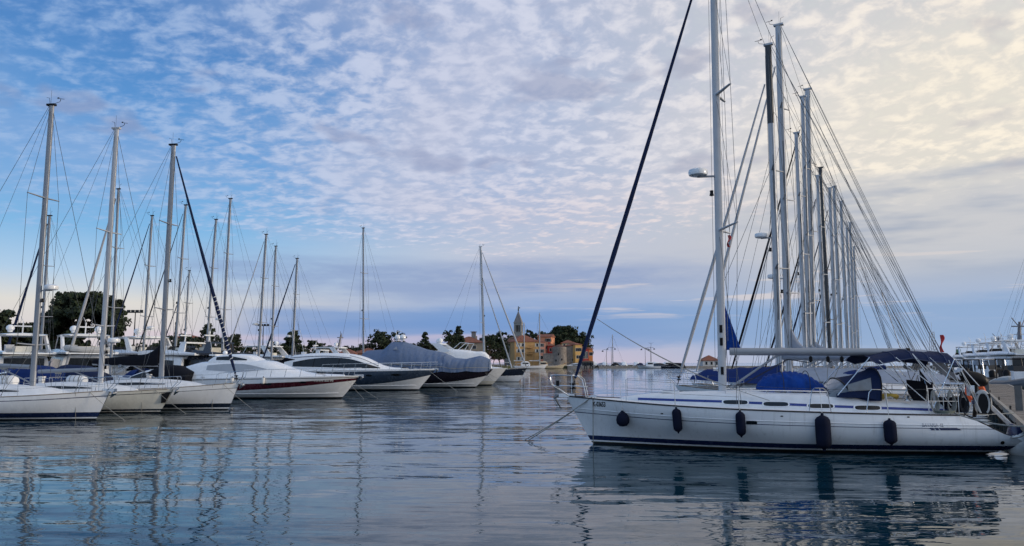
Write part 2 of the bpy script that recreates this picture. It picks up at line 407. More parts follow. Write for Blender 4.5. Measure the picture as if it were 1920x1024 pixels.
def moor(u, v, head, L):                # where the boat's origin goes when its stem meets the water at this point of the photograph
    p = on(u, v); return (p.x-math.cos(head)*L, p.y-math.sin(head)*L, 0)
class Boat:
    """a hull in its own frame: x forward from the transom's waterline, y to port, z up from the water"""
    def __init__(s, name, label, cat, loc, head, L, B, fb, bow=.9, stern=-.4, draft=.45, group=None, plan='sail', flare=0.0, transom=.78, xtab=None):
        s.xtab = xtab
        s.L, s.B, s.fb, s.d = L, B, fb, draft
        s.bow, s.stern, s.plan, s.flare, s.tr = bow, stern, plan, flare, transom
        s.root = thing(name, label, cat, loc, head, group)
        s.M = Matrix.Translation(Vector(loc))@Matrix.Rotation(head, 4, 'Z'); s.MI = s.M.inverted()
    def px(s, u, v, y=0.0):              # photograph point -> local (x, z) on the plane at local y
        o = s.MI@Vector((0, 0, CAMH)); d = s.MI.to_3x3()@ray(u, v)
        t = (y-o.y)/d.y; p = o+d*t
        return p.x, p.z
    def W(s, x, y, z): return s.M@Vector((x, y, z))
    def sheer(s, t): return smooth_tab(s.fb, t)
    def beam(s, t):
        if s.plan == 'sail':
            k = smooth_tab([(0, s.tr), (.2, .92), (.42, 1.0), (.6, .95), (.8, .64), (.92, .30), (1, .015)], t)
        else:
            k = smooth_tab([(0, s.tr), (.25, .97), (.45, 1.0), (.65, .95), (.82, .72), (.93, .42), (1, .03)], t)
        return k*s.B/2
    def xs(s, z):
        if s.xtab: return interp(s.xtab, z)
        return s.stern*max(0, z)/max(s.sheer(0), .1) + max(0, -z)*1.6       # stern profile (stern<0: overhang aft at deck)
    def xb(s, z): return s.L+(s.bow*(max(0, z)/s.sheer(1))**.92 if z > 0 else z*1.3)
    def X(s, t, z): return s.xs(z)+(s.xb(z)-s.xs(z))*t
    def sec(s, t, q):                    # half breadth fraction at q = height fraction keel..sheer
        q = max(0.0, min(1.0, q))
        if s.plan == 'sail':
            k = interp([(0, 3.0), (.5, 3.2), (.85, 2.0), (1, 1.5)], t)
            return 1-(1-q)**k
        k = interp([(0, 4.2), (.4, 3.6), (.8, 1.7), (1, 1.15)], t)
        base = 1-(1-q)**k
        return base
    def y(s, x, z):                      # hull half breadth at local x, z
        t = max(0, min(1, (x-s.xs(z))/(s.xb(z)-s.xs(z)))); zs = s.sheer(t)
        q = max(0, min(1, (z+s.d)/(zs+s.d)))
        return s.beam(t)*s.sec(t, q)
    def hull(s, rows, n=36, deck=DECKW, deckpart=True, name='hull'):
        """rows: [(z or fraction 'f', material of the band below)] from just above the keel upward; fractions are of the sheer height"""
        mb = MB(); ts = [((i/n)**.92) for i in range(n+1)]
        for _, m in rows: mb.mat(m)
        def zs(t):
            sh = s.sheer(t); zz = [-s.d]
            for r, _ in rows: zz.append(sh*r(t) if callable(r) else sh*float(r[1:]) if isinstance(r, str) else r)
            return zz
        zl = zs(ts[0]); cnt = []; rm = []
        for j in range(1, len(zl)):
            g = zl[j]-zl[j-1]; m = 4 if g > .35 else (2 if g > .15 else 1)
            cnt.append(m); rm += [mb.mats.index(rows[j-1][1])]*m
        for sd in (1, -1):
            rings = []
            for t in ts:
                zl = zs(t); sh = s.sheer(t); ring = [(s.X(t, zl[0]), 0.0, zl[0])]
                for j in range(1, len(zl)):
                    for i in range(cnt[j-1]):
                        zz = zl[j-1]+(zl[j]-zl[j-1])*(i+1)/cnt[j-1]; q = (zz+s.d)/(sh+s.d)
                        ring.append((s.X(t, zz), sd*s.beam(t)*s.sec(t, q), zz))
                rings.append(ring)
            mb.loft(rings, rowmat=rm)
            # transom half
            mid = [(p[0], 0.0, p[2]) for p in rings[0]]
            mb.loft([mid, rings[0]], rowmat=rm)
        h = mb.build(name, parent=s.root, sharp=50)
        if deckpart:
            d = MB(); rr = []
            for t in ts:
                z = s.sheer(t); b = s.beam(t)*.985; x = s.X(t, z)
                rr.append([(x, b*c, z-.02+.05*(1-c*c)*min(1, b)) for c in (-1, -.5, 0, .5, 1)])
            d.loft(rr).build('deck', deck, s.root)
        return h
    def edge(s, name, m, r=.03, z=0.0, out=.0, t0=0.0, t1=1.0, n=30, frac=1.0):
        mb = MB()
        for sd in (1, -1):
            pts = []
            for t in cols(t0, t1, n):
                zz = s.sheer(t)*frac; q = (zz+s.d)/(s.sheer(t)+s.d)
                pts.append((s.X(t, zz), sd*(s.beam(t)*s.sec(t, q)+out), zz+z))
            mb.tube(pts, r, 5)
        return mb.build(name, m, s.root)
    def deckpt(s, x, inset=.06, dz=0.0):
        t = max(0, min(1, (x-s.xs(1))/(s.L+s.bow-s.xs(1))))
        for _ in range(3):
            z = s.sheer(t); t = max(0, min(1, (x-s.xs(z))/(s.xb(z)-s.xs(z))))
        return Vector((x, max(s.beam(t)-inset, 0), s.sheer(t)+dz))
    def house(s, name, top, base, wid, m, taper=.8, n=28, parent=None, round_=.25, crown=.06):
        """cabin shell: top/base [(x,z)], wid [(x,halfwidth)]; sides lean inward to `taper` at the top"""
        x0, x1 = top[0][0], top[-1][0]; mb = MB(); rings = []
        for x in cols(x0, x1, n):
            zt, zb, w = smooth_tab(top, x) if len(top) > 2 else interp(top, x), interp(base, x), smooth_tab(wid, x)
            zt = max(zt, zb+.01); h = zt-zb; ring = []
            for a, q in ((1, 0), (None, .35), (None, .7), (None, .88), (None, .97)):
                k = 1-(1-taper)*q
                if q > .8: k -= round_*((q-.8)/.2)**2*.35
                ring.append((x, w*k, zb+h*q))
            ring.append((x, w*(taper-round_*.35)*.6, zt+crown*.7)); ring.append((x, 0, zt+crown))
            ring += [(p[0], -p[1], p[2]) for p in ring[-2::-1]]
            rings.append(ring)
        mb.loft(rings, caps=True)
        ob = mb.build(name, m, parent or s.root, sharp=45)
        def side(x, z, off=.012):
            zt, zb, w = smooth_tab(top, x) if len(top) > 2 else interp(top, x), interp(base, x), smooth_tab(wid, x)
            q = max(0, min(1, (z-zb)/max(zt-zb, .05))); k = 1-(1-taper)*q
            if q > .8: k -= round_*((q-.8)/.2)**2*.35
            return w*k+off
        ob_side = side
        return ob, ob_side
    def pane(s, name, upper, lower, side, m, parent, n=14, sides=(1, -1), off=.012, one=False):
        """a strip of window between two x-z polylines, lying on a side surface"""
        for sd in sides:
            mb = MB(); rings = []
            x0, x1 = upper[0][0], upper[-1][0]
            for i in range(n+1):
                x = x0+(x1-x0)*i/n; zu = smooth_tab(upper, x) if len(upper) > 2 else interp(upper, x)
                zl = smooth_tab(lower, x) if len(lower) > 2 else interp(lower, x)
                if zu < zl: zu = zl
                rings.append([(x, sd*side(x, zl+(zu-zl)*q, off), zl+(zu-zl)*q) for q in (0, .25, .5, .75, 1)])
            mb.loft(rings).build(name, m, parent)
    def oval(s, name, x, z, a, b, side, m, parent, sides=(1, -1), n=14, p=2.0, off=.008):
        for sd in sides:
            vs = [(x, sd*side(x, z, off), z)]
            for k in range(n):
                an = 2*math.pi*k/n; c, q = math.cos(an), math.sin(an)
                xx = x+a*math.copysign(abs(c)**(2/p), c); zz = z+b*math.copysign(abs(q)**(2/p), q)
                vs.append((xx, sd*side(xx, zz, off), zz))
            mb = MB(); mb.add(vs, [(0, 1+k, 1+(k+1) % n) for k in range(n)]); mb.build(name, m, parent)
    def hullside(s): return lambda x, z, off=.01: s.y(x, z)+off
    # -------- guard rails: stanchions as parts, one wire run per side
    def rails(s, xs, h=.62, wires=(1.0, .52), r=.010, wr=.006, inset=.07, gate=None):
        for sd in (1, -1):
            tops = []
            for x in xs:
                p = s.deckpt(x, inset); p.y *= sd
                MB().tube([p, p+Vector((0, 0, h))], r, 5).build('stanchion', STEEL, s.root)
                tops.append(p)
            mb = MB()
            for k in wires: mb.tube([p+Vector((0, 0, h*k)) for p in tops], wr, 4)
            mb.build('lifeline', WIRE, s.root)
    def pulpit(s, x0, h=.66, over=.35, r=.015, inset=.06, low=True):
        a = s.deckpt(x0, inset); tip = s.L+s.bow; mb = MB()
        zt = s.sheer(1)
        for sd in (1, -1):
            A = Vector((a.x, a.y*sd, a.z)); m = s.deckpt((x0+tip)/2+.15, inset); Mm = Vector((m.x, m.y*sd, m.z))
            T = Vector((tip+over, .16*sd, zt+h)); up = Vector((0, 0, h))
            mb.tube([A, A+up*.85+Vector((.12, 0, 0)), A+up+Vector((.24, 0, 0)), Mm+up, T-Vector((.1, 0, 0)), T-Vector((0, 0, .06)), T-Vector((0.04, 0, .3)), Vector((tip-.1, .1*sd, zt))], r, 6)
            mb.tube([Mm, Mm+up], r*.9, 5)
            if low: mb.tube([A+up*.5, Mm+up*.5, T-Vector((.03, 0, h*.5))], r*.7, 5)
        mb.tube([(tip+over-.1, .16, zt+h), (tip+over, .1, zt+h), (tip+over, -.1, zt+h), (tip+over-.1, -.16, zt+h)], r, 6)
        mb.build('pulpit', STEEL, s.root)
    def pushpit(s, x0, h=.68, r=.014, inset=.07):
        mb = MB(); e = s.xs(s.sheer(0))+.12
        for sd in (1, -1):
            A = s.deckpt(x0, inset); A.y *= sd; E = s.deckpt(e, inset); E.y *= sd; up = Vector((0, 0, h))
            for k in (1, .52):
                mb.tube([A, A+up*k, E+up*k, Vector((E.x-.03, E.y*.35, E.z+h*k))], r if k == 1 else r*.7, 5)
            mb.tube([E, E+up], r, 5); q = Vector((E.x-.02, E.y*.35, E.z)); mb.tube([q, q+up], r, 5)
            m = (A+E)/2; mb.tube([m, m+up], r*.8, 5)
        mb.build('pushpit', STEEL, s.root)
    def mast(s, x, zdeck, top, m=ALU, rake=0.0, w=(.11, .07), spreaders=((.36, .95), (.68, .75)), sweep=-.25, radar=None, wires=True, bowx=None, chain=None,
             jib=None, jibr=.06, back=True, wr=.008, vane=True, light=True, inner=None, name='mast', jibtop=.97, darktop=0.0, backx=None, split=True):
        """mast, spreaders, standing rigging; heights are local z"""
        H = top-zdeck
        def P(q, dx=0, y=0): return Vector((x-rake*q+dx, y, zdeck+H*q))
        mb = MB()
        if darktop: mb.mat(m)
        qs = [0, .2, .4, .6, .8, .93, 1]
        if darktop: qs = [0, .2, .4, 1-darktop, 1]
        def ringq(q, k=1.0):
            return [P(q, w[0]*k*math.cos(a), w[1]*k*math.sin(a)) for a in (2*math.pi*i/10 for i in range(10))]
        if darktop:
            mb.loft([ringq(q, 1-.1*q) for q in qs[:-1]], closed=True, caps=True)
            mb.mat(ALUD); mb.loft([ringq(q, 1.08-.1*q) for q in qs[-2:]], closed=True, caps=True)
        else: mb.loft([ringq(q, 1-.12*q*q) for q in qs], closed=True, caps=True)
        mo = mb.build(name, m, s.root)
        MB().box(P(1, -.02)+Vector((0, 0, .03)), (w[0]*2.9, w[1]*2, .09)).build('masthead_crane', BLACK if m is ALU else m, mo)
        if vane:
            v = MB(); p = P(1)+Vector((0, 0, .07))
            v.tube([p+Vector((.1, 0, 0)), p+Vector((.42, 0, .10)), p+Vector((.46, 0, .24))], .012, 4)
            v.tube([p+Vector((.32, 0, .26)), p+Vector((.60, .05, .23))], .012, 4); v.box(p+Vector((.32, 0, .28)), (.09, .02, .06))
            v.tube([p+Vector((.12, 0, 0)), p+Vector((-.1, 0, 0)), p+Vector((-.14, 0, .30)), p+Vector((-.30, 0, .34))], .010, 4)
            v.build('wind_vane', BLACK, mo)
            MB().tube([P(1, -.05), P(1, -.06)+Vector((0, 0, .75))], .006, 4).build('antenna', WIRE, mo)
        chain = chain or (s.deckpt(x, .12).y, s.deckpt(x, .12).z)
        tips = []
        for q, L in spreaders:
            pr = []
            for sd in (1, -1):
                a = P(q); b = a+Vector((sweep*L, sd*L, .06*L))
                MB().tube([a, b], [.042, .026], 6, flatk=1.7).build('spreader', m if not darktop else ALU, mo)
                pr.append(b)
            tips.append(pr)
        if wires:
            for i, sd in enumerate((1, -1)):
                cb = Vector((x-.22, sd*chain[0], chain[1]))
                mb = MB(); mb.tube([cb]+[t[i] for t in tips]+[P(.985, 0, sd*.05)], wr, 4); mb.build('cap_shroud', WIRE, s.root)
                if tips:
                    mb = MB(); mb.tube([cb+Vector((-.15, -sd*.08, 0)), P(spreaders[0][0]-.01, 0, sd*.05)], wr, 4)
                    for k in range(len(tips)-1): mb.tube([tips[k][i], P(spreaders[k+1][0]-.01, 0, sd*.05)], wr*.8, 4)
                    mb.build('lower_shroud', WIRE, s.root)
            if back:
                bx = backx if backx is not None else s.xs(s.sheer(0))+.25
                zb = s.sheer(0)
                if split == 'twin':
                    for sd in (1, -1): MB().tube([P(1, -.12), Vector((bx, sd*s.beam(0)*.8, zb))], wr*1.15, 4).build('backstay', WIRE, s.root)
                    mb = MB().tube([P(.8, -.1), Vector((bx+.3, 0, zb))], wr*.9, 4)
                elif split:
                    j = P(.16); j.x = bx+(x-bx)*.22; j.z = zb+(top-zb)*.2; j.y = 0
                    j2 = Vector((bx+(x-rake-bx)*.22, 0, zb+(top-zb)*.22))
                    mb = MB(); mb.tube([P(1, -.12), j2], wr, 4)
                    for sd in (1, -1): mb.tube([j2, Vector((bx, sd*s.beam(0)*.8, zb))], wr, 4)
                else: mb = MB().tube([P(1, -.12), Vector((bx, 0, zb))], wr, 4)
                mb.build('backstay', WIRE, s.root)
                MB().tube([P(.995, -.10), Vector((x-4.6 if x-4.6 > bx else bx+.6, 0, zdeck+1.3))], wr*.7, 4).build('topping_lift', ROPED, s.root)
            MB().tube([P(.99, -.16, .05), P(.1, -.19, .06)], wr*.8, 4).build('halyard', ROPE, s.root)
            MB().tube([P(.97, .16, -.05), P(.05, .20, -.08)], wr*.8, 4).build('halyard', ROPED, s.root)
        bx = bowx if bowx is not None else s.L+s.bow-.12
        B0 = Vector((bx, 0, s.sheer(.99)+.12)); T0 = P(jibtop, .12)
        if jib is None: MB().tube([B0, T0], wr*1.2, 4).build('forestay', WIRE, s.root)
        else:
            n = 24; pts = [B0.lerp(T0, .03+.95*i/n)+Vector((0, 0, -.25*math.sin(math.pi*i/n)*.4)) for i in range(n+1)]
            rs = [jibr*(.55+.75*math.sin(math.pi*min(1, .12+.88*i/n)**.75)**.8*(1-.45*i/n)) for i in range(n+1)]
            rs = [jibr*interp([(0, .55), (.06, 1.0), (.30, 1.15), (.7, .8), (1, .45)], i/n)*(1+.06*math.sin(i*2.1)) for i in range(n+1)]
            ob = MB().tube(pts, rs, 8).build('furled_headsail', jib, s.root)
            f = MB(); f.lathe([(.03, -.1), (.11, -.1), (.11, -.06), (.05, -.05), (.05, .03), (.11, .04), (.11, .07), (.03, .1)], B0+(T0-B0).normalized()*.22, 8)
            f.tube([B0-Vector((0, 0, .12)), B0+(T0-B0).normalized()*.4], .02, 5); f.build('furling_drum', BLACK, s.root)
        if inner: MB().tube([inner, P(.68, .1)], wr, 4).build('inner_stay', WIRE, s.root)
        if radar:
            q, side = radar
            p = P(q, side*.62 if abs(side) == 1 else .62*math.copysign(1, side))
            r_ = MB().lathe([(.20, -.1), (.29, -.07), (.31, .02), (.29, .1), (.16, .15), (.02, .16)], p+Vector((0, 0, .12)), 14).build('radar_dome', WHITE, mo)
            MB().box(P(q, side*.33)+Vector((0, 0, 0)), (.62, .10, .045)).build('radar_bracket', ALU, mo)
        if light:
            q = .42 if not radar else radar[0]-.035
            MB().lathe([(.03, -.09), (.075, -.07), (.05, .02), (.06, .09), (.02, .1)], P(q, w[0]+.08), 8).build('steaming_light', BLACK, mo)
        s.mtop = P(1); s.mP = P
        return mo
    def boom(s, x, z, L, r=.085, m=ALU, rise=0.0, cover=None, ch=.5, vang=True, sheet=True, zdeck=None, cz=None):
        a, b = Vector((x-.18, 0, z)), Vector((x-L, 0, z+rise))
        bo = MB().tube([a, b], r, 10, flatk=.8).build('boom', m, s.root)
        if cover:
            rings = []; n = 16
            for i in range(n+1):
                q = i/n; p = a.lerp(b, q)
                h = ch*interp([(0, 1), (.06, .60), (.12, .36), (.6, .26), (1, .16)] if ch > 1.3 else [(0, 1), (.07, .72), (.2, .5), (.6, .36), (1, .2)], q); wv = .17*(1-.45*q)*(1+.10*math.sin(i*1.9))
                ring = [(p.x, wv*math.cos(t_)*1.0, p.z-.10+(h+.1)*.5+(h+.1)*.5*math.sin(t_)) for t_ in (2*math.pi*k/12 for k in range(12))]
                rings.append(ring)
            MB().loft(rings, closed=True, caps=True).build('sail_cover', cover, s.root)
        zd = zdeck if zdeck is not None else z-1.3
        if vang: MB().tube([(x-.15, 0, zd+.15), (x-1.7, 0, z-.05)], .035, 6).build('boom_vang', ALU, s.root)
        if sheet:
            mb = MB()
            for k in (-.12, .05, .2): mb.tube([(x-L*.68+k, 0, z+rise*.68-.08), (x-L*.70+k*.4, .1*k, zd+.25)], .012, 4)
            mb.box((x-L*.68, 0, z+rise*.68-.12), (.34, .07, .09)); mb.build('mainsheet', ROPE, s.root)
        return bo
def fender(name, p, r, h, m, label, group, tip=None, line=.9, kind='long'):
    """cylindrical or pear fender hung at world point p (its middle)"""
    o = thing(name, label, 'fender', p, 0, group); o.rotation_euler = (R(rng.uniform(-3, 1)), R(rng.uniform(-5, 5)), 0)
    if kind == 'ball': prof = [(.02, -h*.5), (r*.55, -h*.47), (r*.92, -h*.28), (r, -h*.05), (r*.86, h*.18), (r*.5, h*.38), (r*.22, h*.48), (r*.14, h*.54)]
    else: prof = [(r*.16, -h*.56), (r*.22, -h*.5), (r*.72, -h*.44), (r*.97, -h*.36), (r, -h*.2), (r, h*.2), (r*.97, h*.36), (r*.72, h*.44), (r*.22, h*.5), (r*.16, h*.56)]
    MB().lathe(prof, n=14).build('fender_body', m, o)
    if tip:
        for k in (-1, 1): MB().lathe([(r*.20, k*h*.58), (r*.30, k*h*.5), (r*.80, k*h*.435), (r*.82, k*h*.43)], n=12).build('fender_end', tip, o)
    MB().tube([(0, 0, h*.5), (0, .05, h*.5+line)], .009, 4).build('lanyard', FENDW, o)
    return o
# ---------------------------------------------------------------- the big white yacht in front
def main_yacht():
    h = R(170.5); L = 11.03
    b = Boat('sailing_yacht', 'white sailing yacht with navy fenders, bimini and blue deck cover, nearest to the camera', 'sailing yacht', moor(1112, 832, h, L), h, L, 3.98,
             [(0, 1.10), (.08, 1.11), (.34, 1.165), (.70, 1.29), (1, 1.49)], bow=.84, draft=.5, transom=.76, group='sailing yachts moored along the wooden pier',
             xtab=[(-.5, 1.4), (0, .05), (.10, -.30), (.30, -.92), (.40, -.90), (.62, -.28), (1.10, .66)])
    b.hull([(.06, ANTI), (.08, SCUM), (.125, WHITE), (.265, NAVYP), ('f.655', HULLW), ('f.672', NAVYP), ('f1.0', HULLW)], n=64)
    r = b.root
    b.edge('toe_rail', mat('bronze_toe_rail', (.05, .045, .045), .4, .5), .022, .0, .004, t1=.99, n=48)
    b.edge('rubbing_strake', WHITE, .012, 0, .004, n=48, frac=.75, t1=.985)
    hs = b.hullside()
    # arrow end and dashes of the cove stripe
    for sd in (1, -1):
        mb = MB()
        def q(x, f, off=.008): z = f; return (x, sd*(hs(x, z, off)), z)
        for x0, x1, z0, z1 in ((1.52, 1.62, .70, .765), (1.40, 1.49, .70, .765), (.98, 1.37, .70, .765)):
            mb.loft([[q(x+(.04 if k else 0), z) for k, z in enumerate((z0, z1))] for x in cols(x0, x1, 4)])
        mb.loft([[q(.98, .70), q(1.02, .765)], [q(.80, .70), q(.93, .765)]])
        mb.build('stripe_arrow', NAVYP, r)
    lettering('K-03653', .205, 'registration_number', BLACK, r, lambda x, y: Vector((10.985-x*.56, hs(10.985-x*.56, 1.20+y, .006), 1.20+y)))
    lettering('BAVARIA 42', .115, 'model_lettering', mat('grey_lettering', (.10, .13, .20), .5), r, lambda x, y: Vector((1.86-x*.95, hs(1.86-x*.95, .795+y, .006), .795+y)))
    # cabin top, coaming and windows
    top = [(.75, 1.36), (1.6, 1.40), (2.5, 1.46), (2.9, 1.56), (4.2, 1.61), (6, 1.63), (7.6, 1.62), (8.9, 1.56), (9.9, 1.45), (10.25, 1.36)]
    base = [(.7, 1.02), (2, 1.06), (5, 1.12), (8, 1.22), (10.3, 1.33)]
    wid = [(.75, 1.25), (2.5, 1.32), (4, 1.34), (6, 1.24), (7.6, 1.0), (8.9, .68), (9.8, .36), (10.25, .12)]
    ho, side = b.house('coachroof', top, base, wid, DECKW, taper=.84, n=40, crown=.05)
    up = lambda a, c, z: [(a, z), (c, z)]
    zc = lambda x: interp([(1, 1.215), (4, 1.30), (7, 1.40), (10, 1.44)], x)
    for sd in (1, -1):
        mb = MB(); mb.loft([[(x, sd*side(x, zc(x)+k, .006), zc(x)+k) for k in (-.035, .035)] for x in cols(.8, 9.6, 40)]); mb.build('cabin_stripe', mat('blue_stripe', (.012, .035, .21), .3), ho)
    for x in (6.75, 5.62, 4.39, 3.12):
        b.oval('window_frame', x, zc(x)-.005, .385, .085, side, WHITE, ho, p=4, off=.010)
        b.oval('cabin_window', x, zc(x)-.005, .345, .060, side, GLASS, ho, p=4, off=.016)
    for x, w, l in ((8.6, .5, .55), (5.9, .5, .5), (3.55, .45, .3)):
        z = smooth_tab(top, x)+.07
        hb = MB().box((x, 0, z), (l, w, .05)).build('deck_hatch', WHITE, ho); MB().box((x, 0, z+.028), (l*.85, w*.85, .012)).build('hatch_glass', GLASS, hb)
    for sd in (1, -1):
        mb = MB(); z = 1.72; xs = cols(3.4, 7.0, 6)
        mb.tube([(x, sd*.78, smooth_tab(top, x)+.09) for x in xs], .018, 5)
        for x in xs: mb.tube([(x, sd*.78, smooth_tab(top, x)), (x, sd*.78, smooth_tab(top, x)+.09)], .015, 4)
        mb.build('grab_rail', STEEL, ho)
        for x in (2.0, 3.3):
            MB().lathe([(.09, 0), (.09, .03), (.06, .05), (.065, .12), (.075, .15), (.03, .16)], (x, sd*1.12, 1.46 if x < 2.5 else 1.56), 12).build('winch', STEEL, r)
    # cockpit: seats, wheel cover, compass table
    MB().box((1.6, .75, 1.30), (2.0, .55, .1)).build('cockpit_seat', TEAK, r); MB().box((1.6, -.75, 1.30), (2.0, .55, .1)).build('cockpit_seat', TEAK, r)
    P = lambda u, v, y=0: Vector((b.px(u, v, y)[0], y, b.px(u, v, y)[1]))
    MB().plate([P(1700, 712, .25), P(1748, 717, .25), P(1748, 757, .25), P(1716, 755, .25), P(1703, 736, .25)], .10).build('wheel_cover', BLACKC, r)
    MB().plate([P(1724, 694, -.5), P(1741, 716, -.5), P(1727, 722, -.5)], .06).build('wheel_cover', BLACKC, r)
    MB().lathe([(.10, 1.15), (.09, 1.6), (.16, 1.75), (.14, 1.86), (.02, 1.9)], (1.35, 0, 0), 12).build('steering_pedestal', WHITE, r)
    # sprayhood
    rings = []
    n = 10
    def bow_ring(x0, x1, zb, zt, w, k=.62):
        return [(x0+(x1-x0)*math.sin(math.pi*i/n)**k, w*math.cos(math.pi*i/n)*(1-.08*math.sin(math.pi*i/n)), zb+(zt-zb)*math.sin(math.pi*i/n)**k) for i in range(n+1)]
    A, B_, C_ = bow_ring(4.20, 4.05, 1.56, 1.74, 1.08), bow_ring(3.5, 3.72, 1.56, 2.08, 1.20), bow_ring(2.75, 2.62, 1.46, 2.38, 1.28)
    MB().loft([B_, [Vector(p).lerp(Vector(q), .5)-Vector((0, 0, .05)) for p, q in zip(B_, C_)], C_]).build('sprayhood', NAVYC, r)
    sv = MB(); sv.loft([A, B_]); sv.build('sprayhood_window', CLEARV, r)
    MB().loft([[p-Vector((0, 0, .0)) for p in map(Vector, A)], [Vector(p).lerp(Vector(q), .22) for p, q in zip(A, B_)]]).build('sprayhood_hem', NAVYC, r)
    for rg in (B_, C_): MB().tube([(p[0], p[1]*1.01, p[2]+.01) for p in rg], .022, 6).build('sprayhood_bow', BLACK, r)
    for sd in (1, -1):
        MB().loft([[Vector((x, sd*(1.285-.02*k), z0+(z1-z0)*k)) for k in (0, .5, 1)] for x, z0, z1 in ((3.95, 1.55, 1.66), (3.6, 1.55, 1.72), (3.2, 1.55, 1.74), (2.85, 1.5, 1.76))]).build('sprayhood_side', NAVYC, r)
        MB().loft([[Vector((x, sd*(1.28-.06*k), z0+(z1-z0)*k)) for k in (0, .5, 1)] for x, z0, z1 in ((3.62, 1.73, 1.92), (3.3, 1.75, 2.02), (2.98, 1.76, 2.12))]).build('sprayhood_side_window', CLEARV, r)
    # bimini
    rr = []
    for x, z, dr in ((3.0, 2.72, .10), (2.75, 2.68, .17), (2.3, 2.80, .20), (1.85, 2.87, .20), (1.4, 2.80, .22), (.95, 2.80, .26), (.72, 2.78, .30), (.64, 2.60, .18)):
        rr.append([(x+.06*abs(c)*0, 1.30*c, z+.07*(1-abs(c)**2.2)-dr*(abs(c)**6)) for c in (-1, -.97, -.85, -.55, 0, .55, .85, .97, 1)])
    MB().loft(rr).build('bimini', NAVYC, r)
    for sd in (1, -1):
        for pts in ([(3.0, 2.70), (3.95, 1.62)], [(2.75, 2.62), (1.35, 1.25)], [(1.85, 2.80), (1.25, 2.1)], [(1.85, 2.8), (.95, 1.35)], [(.75, 2.65), (1.45, 1.22)], [(.70, 2.60), (.20, 1.9)], [(2.3, 2.7), (1.45, 1.95)]):
            MB().tube([(x, sd*(1.30 if z > 2 else 1.42), z) for x, z in pts], .014, 5).build('bimini_frame', STEEL, r)
    for rg in rr[2:6]: MB().tube([(x, y, z+.012) for x, y, z in rg], .012, 5).build('bimini_seam', mat('navy_piping', (.03, .045, .10), .7), r)
    for sd in (1, -1): MB().tube([(rg[0 if sd < 0 else -1][0], rg[0 if sd < 0 else -1][1]*1.003, rg[0][2]) for rg in rr], .016, 5).build('bimini_hem', MATS['navy_piping'], r)
    # white awning edge hanging from the bimini's after end
    MB().loft([[(.66, y, 2.68), (.40, y*.95, 2.35), (.05, y*.9, 1.95)] for y in (-1.1, -.6, -.1)]).build('spray_curtain', LGREYC, r)
    # rig
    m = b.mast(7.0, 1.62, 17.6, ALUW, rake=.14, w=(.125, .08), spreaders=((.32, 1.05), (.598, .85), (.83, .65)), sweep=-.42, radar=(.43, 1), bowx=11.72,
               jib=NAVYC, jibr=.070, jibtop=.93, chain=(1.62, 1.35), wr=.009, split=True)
    for z in (3.2, 3.6, 2.3):
        MB().oval if False else MB().box((7.0, .083, z), (.09, .012, .24)).build('mast_slot', BLACK, m)
    MB().lathe([(.07, 0), (.07, .03), (.05, .05), (.06, .14), (.02, .15)], (7.0+.12, 0, 2.35), 10, rot=Matrix.Rotation(R(90), 3, 'Y')).build('mast_winch', STEEL, m)
    bo = b.boom(6.93, 2.89, 5.35, .115, ALU, -.03, vang=True, sheet=False, zdeck=1.62)
    MB().tube([(1.62, 0, 2.87), (1.52, 0, 2.86)], .125, 10, flatk=.85).build('boom_end', BLACK, bo)
    for x in (4.35, 3.85, 3.45):
        ms = MB(); ms.lathe([(.02, -.10), (.055, -.06), (.055, .05), (.02, .09)], (x, 0, 2.66), 8); ms.build('block', BLACK, bo)
        MB().tube([(x, 0, 2.60), (3.95+(x-3.9)*.15, .06, 1.72)], .011, 4).build('mainsheet', ROPE, bo)
    for y in (-.25, .05): MB().tube([(6.6, y, 1.75), (5.0, y, 2.65), (4.4, y, 2.55)], .012, 4).build('control_line', ROPED, bo)
    tr = MB(); tr.tube([(3.95, -.9, 1.72), (3.95, .9, 1.72)], .025, 5); tr.ball((3.95, .05, 1.76), (.10, .16, .05), 8, 4); tr.build('traveller', STEEL, r)
    # genoa sheets running aft from the clew
    for sd in (1, -1): MB().tube(catenary((10.86, 0, 3.95), (5.8, sd*1.25, 1.45), .25, 10), .011, 4).build('headsail_sheet', ROPE, r)
    # deck gear
    b.pulpit(11.2, .66, .50)
    b.rails([9.95, 8.52, 6.75], .66)
    b.pushpit(1.6, .72)
    for sd in (1, -1):
        mb = MB(); mb.tube([b.deckpt(x, .07, z)*1 if sd > 0 else Vector((b.deckpt(x, .07, z).x, -b.deckpt(x, .07, z).y, b.deckpt(x, .07, z).z)) for x, z in ((6.75, .66), (4.75, .64), (3.2, .64), (1.6, .70))], .006, 4); mb.build('lifeline', WIRE, r)
        for x in (4.55, 3.0):
            q = [b.deckpt(x+dx, .07, dz) for dx, dz in ((-.30, 0), (-.22, .58), (-.12, .66), (.12, .66), (.20, .58), (.30, 0))]
            MB().tube([(p.x, p.y*sd, p.z) for p in q], .014, 6).build('gate_hoop', STEEL, r)
    an = MB(); zt = 1.5; xt = 11.85
    an.tube([(xt-.3, 0, zt+.03), (xt+.28, 0, zt+.0), (xt+.42, 0, zt-.10)], .03, 6)
    an.loft([[(xt+.30, 0, zt-.02), (xt+.30, 0, zt-.02)], [(xt+.38, .17, zt-.16), (xt+.44, -.17, zt-.16)], [(xt+.30, .02, zt-.36), (xt+.32, -.02, zt-.36)]])
    an.plate([(xt+.40, .0, zt-.02), (xt+.34, .20, zt-.14), (xt+.20, 0, zt-.40), (xt+.34, -.20, zt-.14)], .03)
    an.build('anchor', mat('galvanised_steel', (.16, .17, .18), .5, .7), r)
    MB().box((xt+.0, 0, zt+.0), (.5, .16, .10)).build('bow_roller', STEEL, r)
